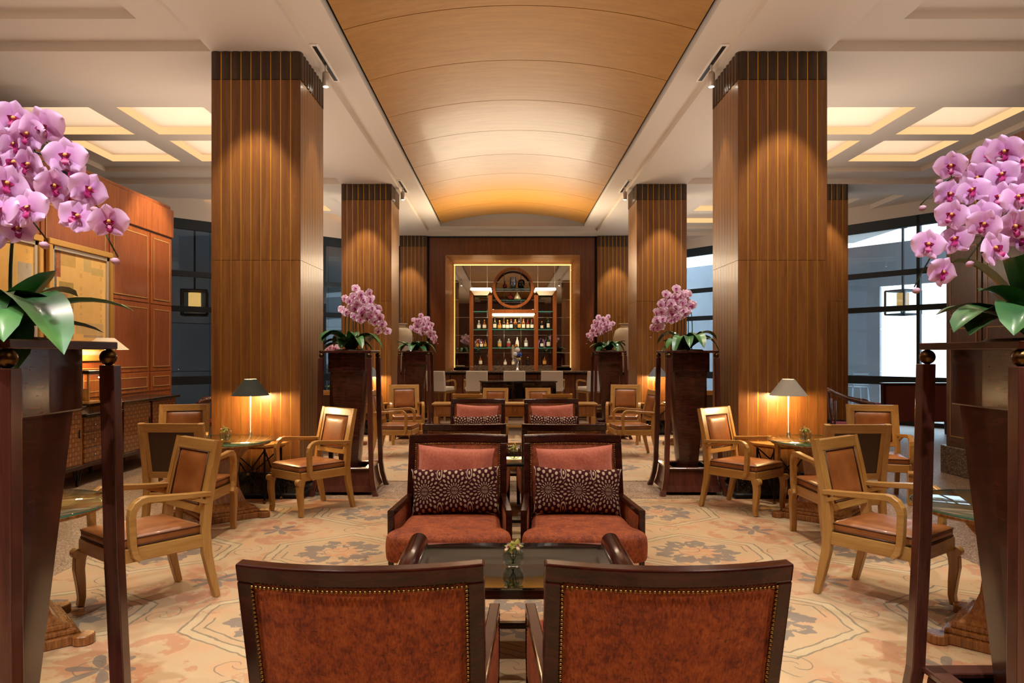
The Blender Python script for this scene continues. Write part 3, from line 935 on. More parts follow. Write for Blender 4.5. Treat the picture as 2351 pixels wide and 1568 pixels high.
def face(dx, dy): return math.atan2(-dx, dy)     # rotation that turns +y to (dx,dy)
OC = [((-1.93, 6.99), (-.63, -.76), 'oak leather chair with its back to the left orchid planter, facing the lamp table'),
      ((-2.62, 5.98), (.03, 1), 'oak chair seen from behind with dark leather back, before the black-shaded lamp'),
      ((-3.47, 7.62), (.28, -.95), 'oak leather chair facing us beside the marquetry sideboard'),
      ((-2.22, 4.37), (-.62, -.78), 'nearest oak leather chair on the left, behind the dark planter leg'),
      ((2.33, 7.03), (.63, -.76), 'oak leather chair with its back to the right orchid planter, facing the lamp table'),
      ((2.69, 5.90), (-.03, 1), 'oak chair seen from behind with dark leather back, before the grey-shaded lamp'),
      ((3.90, 7.55), (-.28, -.95), 'oak leather chair facing us in front of the red sofa'),
      ((2.36, 4.42), (.60, -.80), 'nearest oak leather chair on the right, behind the dark planter leg'),
      ((-1.62, 10.65), (1, -.10), 'oak chair side-on facing the centre, right of the left planter, before the far column'),
      ((-1.72, 12.2), (.25, -1), 'small-looking oak chair facing us beside the far left planter'),
      ((1.82, 10.65), (-1, -.10), 'oak chair side-on facing the centre, left of the right planter, before the far column'),
      ((1.98, 12.2), (-.25, -1), 'small-looking oak chair facing us beside the far right planter'),
      ((-.62, 11.75), (.05, 1), 'oak chair back rising behind the left distant rust armchair'),
      ((.78, 11.75), (-.05, 1), 'oak chair back rising behind the right distant rust armchair'),
      ((-.25, 13.05), (-.1, -1), 'oak leather chair facing us in front of the piano, left one'),
      ((.60, 13.05), (.1, -1), 'oak leather chair facing us in front of the piano, right one'),
      ((-2.75, 11.0), (.0, 1), 'oak chair glimpsed between the legs of the left mid planter'),
      ((3.05, 11.0), (0, 1), 'oak chair glimpsed between the legs of the right mid planter'),
      ((4.10, 11.9), (-.3, -1), 'oak chair glimpsed in the gap beside the near right column')]
for i, (p, d, lab) in enumerate(OC):
    l = (p[0], p[1], 0.006 if -3.1 < p[0] < 3.38 else -.01); a = face(*d)
    if i == 0: oc.location = l; oc.rotation_euler = (0, 0, a); oc['label'] = lab
    else:
        k = copy_tree(oc, None, lab, l, a)
        if 12 <= i <= 15: k.scale = (.91, .91, .90)

# ------------------------------------------------------------------ round glass-topped pedestal table
def round_table():
    r = empty('round_table')
    mb = smooth(); mb.lathe([(.001, .700), (.480, .700), (.489, .704), (.489, .709), (.478, .714), (.001, .714)], 48)
    mb.build('glass_top', M['tglass'], r)
    mb = smooth(); mb.lathe([(.4895, .7035), (.4905, .7065), (.4895, .7095), (.485, .7065), (.4895, .7035)], 48, cap=False); mb.build('glass_rim', M['tglass_edge'], r)
    mb = MB(); mb.lathe([(.001, .672), (.44, .672), (.455, .680), (.455, .692), (.44, .699), (.001, .699)], 40); mb.build('table_top', M['zebrano'], r)
    def sq(h, z): return [(h, h, z), (-h, h, z), (-h, -h, z), (h, -h, z)]
    MB().loft([sq(.225, .10), sq(.175, .15), sq(.135, .26), sq(.12, .40), sq(.135, .54), sq(.20, .64), sq(.26, .672)]).build('pedestal', M['zebrano'], r)
    MB().box(-.245, .245, -.245, .245, .075, .105, .006).build('step', M['zeb_x'], r)
    MB().box(-.27, .27, -.27, .27, .05, .078, .006).build('step', M['zeb_x'], r)
    MB().box(-.295, .295, -.295, .295, 0, .052, .006).build('plinth', M['zeb_x'], r)
    me = MB(); me.lathe([(.001, 0), (.05, 0), (.056, .006), (.056, .046), (.05, .052), (.001, .052)], 16); me = me.mesh('foot', M['zeb_x'])
    for sx in (-1, 1):
        for sy in (-1, 1): place('foot', me, r, (sx * .295, sy * .295, 0))
    return r
rt = round_table(); tag(rt, '', 'table', 'round glass-topped pedestal tables')
RT = [((-2.68, 6.70), 'round glass-topped table with striped pedestal before the black-shaded lamp'),
      ((-2.64, 3.79), 'glass-topped round table at the left edge, mostly behind the near planter'),
      ((2.93, 6.68), 'round glass-topped table with striped pedestal before the grey-shaded lamp'),
      ((2.68, 3.79), 'glass-topped round table at the right edge, mostly behind the near planter'),
      ((-2.80, 11.95), 'far round table left of centre among the small-looking oak chairs'),
      ((3.05, 11.95), 'far round table right of centre among the small-looking oak chairs')]
for i, (p, lab) in enumerate(RT):
    l = (p[0], p[1], 0)
    if i == 0: rt.location = l; rt.rotation_euler = (0, 0, R(42)); rt['label'] = lab
    else: copy_tree(rt, None, lab, l, R(42 if p[0] < 0 else 46))

# ------------------------------------------------------------------ glass coffee table with rolled ends
def coffee_table(name, w, dp, h):
    r = empty(name)
    MB().box(-w / 2 + .04, w / 2 - .04, -dp / 2, dp / 2, h - .012, h, .003).build('glass_top', M['smoked'], r)
    MB().box(-w / 2 + .06, w / 2 - .06, -dp / 2 + .02, dp / 2 - .02, h - .06, h - .013, .004).build('apron', M['mahog'], r)
    for s in (-1, 1):
        mb = smooth(); mb.lathe([(.001, -dp / 2 - .01), (.046, -dp / 2 - .01), (.052, -dp / 2 - .003), (.052, dp / 2 + .003), (.046, dp / 2 + .01), (.001, dp / 2 + .01)], 22, (s * (w / 2 - .01), 0, h + .004), 'Y')
        mb.build('rolled_end', M['mahog'], r)
        for t in (-1, 1):
            MB().sweep([(s * (w / 2 - .13), t * (dp / 2 - .09), 0), (s * (w / 2 - .10), t * (dp / 2 - .07), h - .05)], [.018, .026], [.018, .026], (1, 0, 0), .003).build('leg', M['mahog'], r)
    MB().box(-w / 2 + .13, w / 2 - .13, -.02, .02, .12, .15, .004).build('stretcher', M['mahog'], r)
    return r
ct = coffee_table('coffee_table', 1.10, .78, .45); ct.location = (.04, 3.66, .002)
tag(ct, 'dark coffee table with mirror-like glass top and rolled ends between the armchairs', 'table')
ct2 = coffee_table('coffee_table', 1.10, .78, .45); ct2.location = (.06, 8.2, 0)
tag(ct2, 'low dark glass table between the farther facing armchairs, mostly hidden', 'table')
def sofa_table():
    r = empty('sofa_table'); h = .63
    MB().box(-.36, .36, -.17, .17, h - .012, h, .003).build('glass_top', M['tglass'], r)
    MB().box(-.36, .36, -.17, .17, h - .034, h - .0125, .003).build('top_frame', M['black'], r)
    for s in (-1, 1):
        for t in (-1, 1):
            MB().sweep([(s * .33, t * .15, 0), (s * .30, t * .13, h - .034)], .013, .013, (1, 0, 0)).build('leg', M['black'], r)
    MB().box(-.31, .31, -.012, .012, .1, .125).build('stretcher', M['black'], r)
    return r
stb = sofa_table(); stb.location = (.055, 6.02, 0)
tag(stb, 'narrow black-framed glass side table between the backs of the armchairs', 'table')
# ------------------------------------------------------------------ tall planters
def planter():
    r = empty('planter')
    MB().box(-.28, .28, -.28, .28, 1.533, 1.560, .003).build('top_slab', M['pot_wood'], r)
    def octa(h, z): k = h * .94; return [(h, 0, z), (k, k, z), (0, h, z), (-k, k, z), (-h, 0, z), (-k, -k, z), (0, -h, z), (k, -k, z)]
    MB().loft([octa(.210, 1.325), octa(.213, 1.33), octa(.213, 1.533)]).build('collar', M['pot_wood'], r)
    MB().loft([octa(.04, .20), octa(.105, .26), octa(.192, 1.33)]).build('tapered_body', M['pot_wood'], r)
    for sx in (-1, 1):
        for sy in (-1, 1):
            p = [(.345, 0), (.325, .06), (.302, .16), (.288, .28), (.272, .8), (.262, 1.478)]
            mb = MB(); rings = []
            for (q, z) in p:
                t = .030 if z < .05 else .0255
                rings.append([(sx * q + a * t, sy * q + b * t, z) for a, b in ((-1, -1), (1, -1), (1, 1), (-1, 1))])
            mb.loft(rings); mb.build('leg', M['pot_leg'], r, bev=.003)
            mb = smooth(); mb.ball((sx * .258, sy * .258, 1.5055), .029); mb.build('bronze_ball', M['bronze'], r)
    prof = [(.318, .035), (.296, .10), (.280, .18), (.270, .27)]
    for k in range(4):
        mb = MB()
        mb.loft([[(-h + .02, -h + .012, z), (h - .02, -h + .012, z), (h - .02, -h + .035, z), (-h + .02, -h + .035, z)] for h, z in prof])
        mb.build('base_panel', M['pot_leg'], r, rot=(0, 0, k * PI / 2))
        MB().box(-.27, .27, -.278, -.20, .268, .290, .004).build('base_ledge', M['pot_leg'], r, rot=(0, 0, k * PI / 2))
    MB().box(-.25, .25, -.25, .25, .16, .2).build('base_floor', M['black'], r)
    return r
pt = planter(); tag(pt, '', 'planter', 'tall mahogany planter stands')
PT = [((-1.67, 2.285), 'tall dark planter stand cut by the left edge, nearest to us'),
      ((1.905, 2.56), 'tall dark planter stand cut by the right edge, nearest to us'),
      ((-1.755, 8.04), 'mid-distance tall planter stand beside the near left column'),
      ((2.005, 8.04), 'mid-distance tall planter stand beside the near right column'),
      ((-1.66, 13.02), 'far tall planter stand left of the bar'),
      ((1.835, 13.02), 'far tall planter stand right of the bar')]
for i, (p, lab) in enumerate(PT):
    l = (p[0], p[1], 0 if p[1] < 7.5 or p[1] > 8.6 else -.01)
    if i == 0: pt.location = l; pt['label'] = lab
    else: copy_tree(pt, None, lab, l, 0)

# ------------------------------------------------------------------ orchids
def petal_mat(name, base, mid, edge):
    m = Mt(name); x, y, z = m.xyz(m.co())
    r = (x * x + z * z).sqrt() * 17
    v = m.noise(m.scale(m.co(rnd=True), (90, 20, 12)), 1, 3) * .22
    col = m.ramp(r + v - .1, [(.05, base), (.35, mid), (.95, edge)])
    nt = m.nt; nt.nodes.remove(m.b)
    d = nt.nodes.new('ShaderNodeBsdfDiffuse'); t = nt.nodes.new('ShaderNodeBsdfTranslucent')
    for q in (d, t): nt.links.new(col.s, q.inputs[0])
    mx = nt.nodes.new('ShaderNodeMixShader'); mx.inputs[0].default_value = .36
    nt.links.new(d.outputs[0], mx.inputs[1]); nt.links.new(t.outputs[0], mx.inputs[2]); nt.links.new(mx.outputs[0], m.out.inputs[0])
    return m.m
M['petal'] = petal_mat('orchid_petal', '#e3a0d4', '#dda0d6', '#efc6ea')
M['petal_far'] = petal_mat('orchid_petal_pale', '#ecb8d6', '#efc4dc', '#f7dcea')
M['lip'] = plain('orchid_lip', '#9a1560', .5)
M['lip_y'] = plain('orchid_lip_heart', '#d49a4a', .5)
M['gpetal'] = petal_mat('green_petal', '#9a9a3a', '#b9b95a', '#d8d488')
m = Mt('orchid_leaf'); x, y, z = m.xyz(m.co())
nn = m.noise(m.co(rnd=True), 5, 3)
m.set(color=m.ramp(nn, [(.3, '#24472a'), (.55, '#3a6534'), (.8, '#5f8f4a')]), rough=.32, coat=.25)
M['leaf'] = m.m
M['stem'] = plain('orchid_stem', '#26331c', .5)
M['bud'] = plain('orchid_bud', '#b98a9c', .6)
M['clip'] = plain('black_clip', '#0d0d10', .4)
M['moss'] = wood('bark_mulch', '#1c130c', '#3a2716', '#5c4428', 'X', 3, .9)

def petal_mesh(name, L, hw, mat, cup=.012, p=.75, nu=6, nv=7):
    mb = smooth()
    def fn(a, b):
        u = 2 * a - 1
        w = hw * math.sin(PI * min(1, b ** p * .985 + .008)) ** .62
        return (u * w, -.006 - cup * b * b * .3 + cup * (u * u) * .5 + .003 * math.sin(5 * b + 2 * u), L * b)
    mb.grid(fn, nu, nv)
    return mb.mesh(name, mat)
ME = {}
for key, mt in (('n', 'petal'), ('f', 'petal_far'), ('g', 'gpetal')):
    ME[key + 'p'] = petal_mesh('petal', .060, .040, M[mt], p=.8) if key != 'g' else petal_mesh('petal', .040, .012, M[mt])
    ME[key + 's'] = petal_mesh('sepal', .056, .0235, M[mt], cup=.006, p=.75) if key != 'g' else petal_mesh('sepal', .042, .014, M[mt])
def lip_mesh():
    mb = smooth(); mb.mat(0)
    for s in (-1, 1):
        mb.grid(lambda a, b: (s * (.004 + .013 * math.sin(PI * b) * (.4 + .6 * a)), -.006 - .016 * b - .006 * a, -.002 + .010 * a - .012 * b), 3, 5)
    mb.grid(lambda a, b: ((2 * a - 1) * .011 * math.sin(PI * min(.97, b * .8 + .15)), -.010 - .016 * math.sin(PI * b * .7), -.006 - .026 * b), 4, 6)
    mb.mat(1); mb.ball((0, -.010, .002), .0065, 8, 5)
    return mb.mesh('flower', [M['lip'], M['lip_y']])
ME['lip'] = lip_mesh()
PARTS = [('p', 82), ('p', -82), ('s', 0), ('s', 142), ('s', -142)]
def whole_flower(key):
    """small far flower as one mesh"""
    mb = smooth()
    for k, a in PARTS:
        me = ME[key + k]; rot = Matrix.Rotation(R(a), 3, 'Y'); n0 = len(mb.v)
        off = .004 if k == 's' else 0
        mb.v += [tuple(rot @ v.co + Vector((0, off, 0))) for v in me.vertices]
        for p in me.polygons: mb.face(tuple(n0 + i for i in p.vertices))
    mb.mat(1); me = ME['lip']; n0 = len(mb.v); mb.v += [tuple(v.co) for v in me.vertices]
    for p in me.polygons: mb.face(tuple(n0 + i for i in p.vertices))
    return mb.mesh('flower', [M['petal_far' if key == 'f' else 'petal'], M['lip']])
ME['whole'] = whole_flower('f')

def orient(f, roll=0):
    f = Vector(f).normalized(); y = -f; z = Vector((0, 0, 1)); z = (z - y * z.dot(y)).normalized(); x = y.cross(z)
    mt = Matrix((x, y, z)).transposed() @ Matrix.Rotation(roll, 3, 'Y')
    return mt.to_euler()
def add_flower(r, p, f, roll, sc, detail):
    if not detail:
        o = place('flower', ME['whole'], r, p, orient(f, roll)); o.scale = (sc,) * 3; return
    o = place('flower', ME['lip'], r, p, orient(f, roll)); o.scale = (sc,) * 3
    for k, a in PARTS:
        q = place('petal' if k == 'p' else 'sepal', ME['n' + k], o, (0, .004 if k == 's' else 0, 0), (R(random.uniform(-9, 9)), R(a + random.uniform(-6, 6)), 0))
def leaf_obj(r, az, L, W, lift, droop, base=(0, 0, 0)):
    ca, sa = math.cos(az), math.sin(az); n = 10; mb = smooth()
    b0 = Vector(base)
    P = [b0 + q for q in bez((.02 * ca, .02 * sa, 0), (.55 * L * ca, .55 * L * sa, lift), (L * ca, L * sa, droop), n)]
    side = Vector((-sa, ca, 0)); W = W * 1.3
    def fn(sg):
        def f(a, b):
            i = min(n - 1, int(b * n)); t = b * n - i; c = P[i].lerp(P[i + 1], t)
            tg = (P[i + 1] - P[i]).normalized(); nr = side.cross(tg)
            if nr.z < 0: nr = -nr
            u = 2 * a - 1; w = W * (math.sin(PI * min(1, (b * .93 + .07))) ** .55)
            return c + side * (u * w) + nr * (abs(u) * w * .35 - (.0015 if sg < 0 else 0))
        return f
    f1 = fn(1); mb.grid(f1, 6, n)
    return mb.build('leaf', M['leaf'], r)
def orchid(loc, stems, leaves, detail, label, sc, step, sgn, t0=.38):
    r = empty('orchid_plant', loc)
    mb = MB(); mb.lathe([(.001, 0), (.19, 0), (.17, .012), (.001, .018)], 14); mb.build('bark_mulch', M['moss'], r)
    for (p0, p1, p2) in stems:
        n = 22; P = bez(p0, p1, p2, n)
        mb = smooth(); mb.tube(P, [.0058 - .0036 * i / n for i in range(n + 1)], 6); mb.build('stem', M['stem'], r)
        Ln = sum((P[i + 1] - P[i]).length for i in range(n)); acc = 0; nxt = Ln * t0; side = 1
        for i in range(n):
            sl = (P[i + 1] - P[i]).length
            while acc + sl > nxt and nxt < Ln * .95:
                t = (nxt - acc) / sl; c = P[i].lerp(P[i + 1], t); tg = (P[i + 1] - P[i]).normalized()
                up = Vector((0, -1, 0)).cross(tg).normalized()
                k = side * .036 * sc + random.uniform(-.01, .01)
                f = Vector((sgn * random.uniform(-.45, 1.1), -1 + random.uniform(-.1, .45), random.uniform(-.5, .2)))
                pos = c + up * k + Vector((0, -.03 * sc + random.uniform(-.02, .01), 0))
                if detail:
                    mb = smooth(); mb.tube([c, c.lerp(pos, .6) + Vector((0, 0, -.004)), pos + Vector((0, .004, 0))], .0016, 5); mb.build('flower_stalk', M['stem'], r)
                add_flower(r, pos, f, R(random.uniform(-35, 35)), sc * random.uniform(.9, 1.06), detail)
                side *= -1; nxt += step * random.uniform(.85, 1.15)
            acc += sl
        nb = 3 if detail else 1
        for j in range(nb):
            c = P[n - j * 2 if j else n]
            mb = smooth(); mb.lathe([(.0015, -.012), (.008, -.007), (.0105, 0), (.008, .009), (.0015, .014)], 8)
            b = mb.build('bud', M['bud'], r, c + Vector((sgn * .008 * (j % 2), -.012, .014 * (1 if j % 2 else -1))), (R(70), 0, sgn * R(-50))); b.scale = (sc,) * 3
        if detail:
            for q in (.40, .62, .8):
                c = P[int(n * q)]; mb = MB(); mb.box(-.006, .006, -.006, .006, -.008, .008, .002); mb.build('clip', M['clip'], r, c)
    for lf in leaves: leaf_obj(r, *lf)
    return tag(r, label, 'orchid', 'pink moth orchids in planters')
PZ = 1.56
stL = [((-.04, .03, .0), (-.02, -.02, .86), (.345, -.14, .55)),
       ((.02, -.02, .0), (.10, -.10, 1.00), (.535, -.19, .24)),
       ((-.06, -.05, .0), (.02, -.22, .74), (.40, -.30, .27)),
       ((.06, .05, .0), (.05, .0, .78), (.36, .03, .42)),
       ((-.08, .0, .0), (-.12, -.12, .80), (.14, -.22, .38))]
lfL = [(R(-32), .50, .068, .27, -.045), (R(-48), .46, .060, .20, -.01), (R(-20), .33, .058, .16, .12), (R(-58), .40, .075, .26, -.06), (R(-38), .30, .060, .14, -.09), (R(15), .44, .032, .19, .10), (R(35), .34, .03, .10, .03),
       (R(-95), .30, .055, .17, -.03), (R(-130), .30, .05, .16, .08), (R(170), .30, .05, .16, .02), (R(60), .3, .045, .22, .16), (R(-8), .26, .05, .12, .22), (R(110), .28, .05, .18, .05)]
orchid((-1.67, 2.285, PZ), stL, lfL, True, 'large pink orchid in bloom at the left edge, nearest to us', 1.02, .058, 1, .40)
stR = [((.04, .03, .0), (.0, .0, .86), (-.22, -.05, .58)),
       ((.0, .03, .0), (-.02, .04, .92), (-.40, .06, .50)),
       ((-.02, -.02, .0), (-.08, -.06, .98), (-.49, -.06, .19)),
       ((.06, -.05, .0), (-.02, -.20, .80), (-.37, -.16, .27)),
       ((.09, .0, .0), (.05, -.12, .80), (-.16, -.24, .42))]
lfR = [(R(196), .40, .062, .20, .03), (R(224), .44, .066, .22, .015), (R(200), .36, .060, .15, .02), (R(232), .34, .064, .13, -.01), (R(165), .34, .05, .17, .10), (R(262), .30, .055, .22, .10), (R(150), .28, .045, .32, .30),
       (R(215), .26, .05, .30, .28), (R(290), .30, .05, .16, .02), (R(330), .30, .05, .16, .05), (R(185), .24, .055, .20, .18), (R(20), .3, .05, .2, .1), (R(80), .3, .05, .2, .1)]
orchid((1.905, 2.56, PZ), stR, lfR, True, 'large pink orchid in bloom at the right edge, nearest to us', 1.02, .058, -1, .40)

def mid_stems(sg, q):
    out = []
    for i in range(6):
        a = i / 5
        out.append(((sg * (-.05 + .05 * i) * .9, -.04 + .02 * (i % 3), 0), (sg * (-.10 + .16 * a) , -.05 - .03 * (i % 2), (.95 - .24 * a) * q), (sg * (.30 + .10 * a), -.06 + .04 * (i % 3), (.52 - .36 * a) * q)))
    return out
def mid_leaves(n, seed):
    rg = random.Random(seed); out = []
    for i in range(n):
        az = 2 * PI * i / n + rg.uniform(-.25, .25)
        out.append((az, rg.uniform(.24, .38), rg.uniform(.045, .062), rg.uniform(.12, .34), rg.uniform(-.06, .18)))
    return out
orchid((-1.755, 8.04, PZ - .01), mid_stems(1, 1), mid_leaves(17, 3), False, 'pink orchid arching right on the mid-distance planter beside the near left column', .95, .062, 1, .46)
orchid((2.005, 8.04, PZ - .01), mid_stems(-1, 1.0), mid_leaves(17, 5), False, 'pink orchid arching left on the mid-distance planter beside the near right column', .95, .062, -1, .46)
orchid((-1.66, 13.02, PZ), mid_stems(1, .92), mid_leaves(14, 8), False, 'pale pink orchid on the far planter left of the bar', .95, .066, 1, .46)
orchid((1.835, 13.02, PZ), mid_stems(-1, .92), mid_leaves(14, 9), False, 'pale pink orchid on the far planter right of the bar', .95, .066, -1, .46)
# bowl of pink blooms on a stand, seen through the gap beside the near left column
q = empty('flower_bowl', (-2.86, 11.9, .714))
mb = smooth(); mb.lathe([(.001, 0), (.06, 0), (.11, .06), (.12, .12), (.11, .12), (.1, .06), (.001, .02)], 16); mb.build('bowl', M['leather_dark'], q)
for i in range(9):
    leaf_obj(q, i * .7, .16, .03, .2, .15, (0, 0, .1))
for i in range(22):
    a = i * 2.4; rr = .11 * math.sqrt((i + .5) / 22)
    p = (rr * math.cos(a) - .02, rr * math.sin(a) - .05, .95 - (rr * 1.6) ** 2 - .1 * random.random())
    o = place('flower', ME['whole'], q, p, orient((random.uniform(-.5, .5), -1, .1))); o.scale = (.9,) * 3
mb = smooth(); mb.tube([(0, 0, .05), (0, -.02, .5), (-.02, -.05, .85)], .006, 6); mb.build('stem', M['stem'], q)
tag(q, 'pink blossoms glimpsed in the gap between the near left column and its planter', 'flowers')

# ------------------------------------------------------------------ glass bowls with green orchids
M['bowlglass'] = Mt('bowl_glass').set(color='#ffffff', rough=0.0, trans=1.0, ior=1.45).m
M['water'] = Mt('water').set(color='#ffffff', rough=0.0, trans=1.0, ior=1.2).m
def bowl_vase():
    r = empty('flower_vase')
    Rb = .056
    prof = [(.001, .0)] + [(Rb * math.sin(a), Rb - .006 - (Rb) * math.cos(a) + .006 * (a < .5)) for a in [R(v) for v in (28, 45, 65, 90, 110, 128, 142)]]
    inner = [(max(.001, x - .003), z + .001) for x, z in prof[::-1]]
    mb = smooth(); mb.lathe(prof + inner, 24, cap=False); mb.build('glass_bowl', M['tglass_v'], r)
    mb = smooth(); mb.lathe([(.001, .008), (.024, .009), (.040, .025), (.050, .048), (.0525, .054), (.001, .054)], 20); mb.build('water', M['tglass_v'], r)
    k = 0
    for (px, py, pz, f) in ((-.020, -.012, .098, (-.5, -.7, .5)), (.020, -.015, .108, (.35, -.9, .3)), (.0, .02, .100, (.1, .4, .9))):
        o = place('flower', ME['lipg'], r, (px, py, pz), orient(f, R(20 * k))); o.scale = (.85,) * 3; k += 1
        for kk, a in PARTS: place('petal', ME['g' + kk], o, (0, .002, 0), (R(-18), R(a), 0))
        mb = smooth(); mb.tube([(px, py, pz), (px * .6, py * .6, .05), (-px * .3, -py * .3, .012)], .002, 5); mb.build('stem', M['stem'], r)
    return r
m = glassmat('vase_glass', '#f4f8f6', ior=1.5); M['tglass_v'] = m
lm = lip_mesh(); lm.materials[0] = plain('green_orchid_lip', '#d8b9a0', .5); lm.materials[1] = plain('green_orchid_spot', '#7a1f3a', .5); ME['lipg'] = lm
bv = bowl_vase(); tag(bv, '', 'vase', 'round glass vases with green orchids')
BV = [((X(1178, 3.62), 3.60, .453), 'round glass vase with green orchid on the dark coffee table'),
      ((X(1181, 6.0), 6.02, .631), 'round glass vase with green orchid between the armchair backs'),
      ((X(518, 6.6), 6.60, .715), 'round glass vase with yellow-green orchid by the black-shaded lamp'),
      ((X(1849, 6.6), 6.60, .715), 'round glass vase with yellow-green orchid by the grey-shaded lamp')]
for i, (l, lab) in enumerate(BV):
    if i == 0: bv.location = l; bv['label'] = lab
    else: copy_tree(bv, None, lab, l, i * 1.3)
# ------------------------------------------------------------------ column lamps on iron consoles
M['linen_white'] = plain('shade_lining', '#f3e2c2', .8)
M['lampmetal'] = plain('lamp_metal', '#7c746a', .38, metal=.9)
M['bulb'] = emis('lamp_bulb_glass', '#ffd9a0', 18)
def table_lamp(loc, shade_mat, label, r0=.187, r1=.062, z0=.49, z1=.655, power=30):
    r = empty('table_lamp', loc)
    mb = smooth(); mb.lathe([(.001, 0), (.07, 0), (.072, .008), (.02, .016), (.016, .06), (.018, .075), (.017, .12), (.0075, .122), (.0075, z1 - .05), (.001, z1 - .05)], 20)
    mb.build('stem', M['lampmetal'], r)
    mb = smooth(); mb.lathe([(r0, z0), (r1, z1)], 40, cap=False); mb.build('shade', shade_mat, r)
    mb = smooth(); mb.lathe([(r1 - .003, z1), (r0 - .003, z0)], 40, cap=False); mb.build('shade_lining', M['linen_white'], r)
    mb = smooth(); mb.lathe([(.001, z1 - .03), (.012, z1 - .035), (r1 - .004, z1 - .004)], 20, cap=False); mb.build('shade_ring', M['chrome'], r)
    mb = smooth(); mb.ball((0, 0, z0 + .055), .026, 12, 8); mb.build('bulb', M['bulb'], r)
    p = point((loc[0], loc[1], loc[2] + z0 + .01), power, (1.0, .66, .32), .05)
    return tag(r, label, 'lamp')
def console(loc, label):
    r = empty('console_table', loc)
    poly = [(-.34, .14), (-.34, .02), (-.20, -.16), (.20, -.16), (.34, .02), (.34, .14)]
    MB().prism(poly[::1], .575, .600).build('top', M['oak_x'], r, bev=.003)
    MB().prism([(x * .9, y * .88) for x, y in poly], .555, .5745).build('apron', M['zeb_x'], r)
    for (x, y) in ((-.27, .10), (.27, .10), (-.17, -.11), (.17, -.11)):
        MB().sweep([(x, y, .03), (x, y, .556)], .009, .009, (1, 0, 0)).build('leg', M['black'], r)
        mb = smooth(); mb.ball((x, y, .018), .018, 10, 6); mb.build('ball_foot', M['old_brass'], r)
    for (a, b) in (((-.27, .10), (.27, .10)), ((-.17, -.11), (.17, -.11)), ((-.27, .10), (-.17, -.11)), ((.27, .10), (.17, -.11))):
        for (za, zb) in ((.06, .54), (.54, .06)):
            MB().sweep([(a[0], a[1], za), (b[0], b[1], zb)], .006, .006, (0, 0, 1) if a[0] == b[0] else (0, 1, 0)).build('cross_bar', M['black'], r)
        c = ((a[0] + b[0]) / 2, (a[1] + b[1]) / 2, .30)
        mb = smooth(); mb.ball(c, .016, 10, 6); mb.build('rosette', M['old_brass'], r)
    return tag(r, label, 'table', 'iron-legged consoles at the columns')
for (lx, lab, sm, sl) in ((X(575, 7.33), 'left', plain('black_shade', '#23261f', .85), 'black'), (X(1810, 7.33), 'right', plain('sunlit_shade', '#8c857b', .85), 'grey')):  # right shade coloured lighter, sunlight put into its tone
    console((lx, 7.365, 0), 'oak-topped console with crossed iron legs under the %s-shaded lamp' % sl)
    table_lamp((lx, 7.33, .6005), sm, 'slim chrome table lamp with %s cone shade before the %s column' % (sl, lab))
for (lx, s) in ((X(850, 13.25), 'left'), (X(1510, 13.25), 'right')):
    console((lx, 13.29, 0), 'far iron-legged console at the foot of the far %s column' % s)
    table_lamp((lx, 13.25, .6005), plain('slate_shade', '#4d4f52', .85), 'far slate-shaded table lamp before the far %s column' % s, power=25)

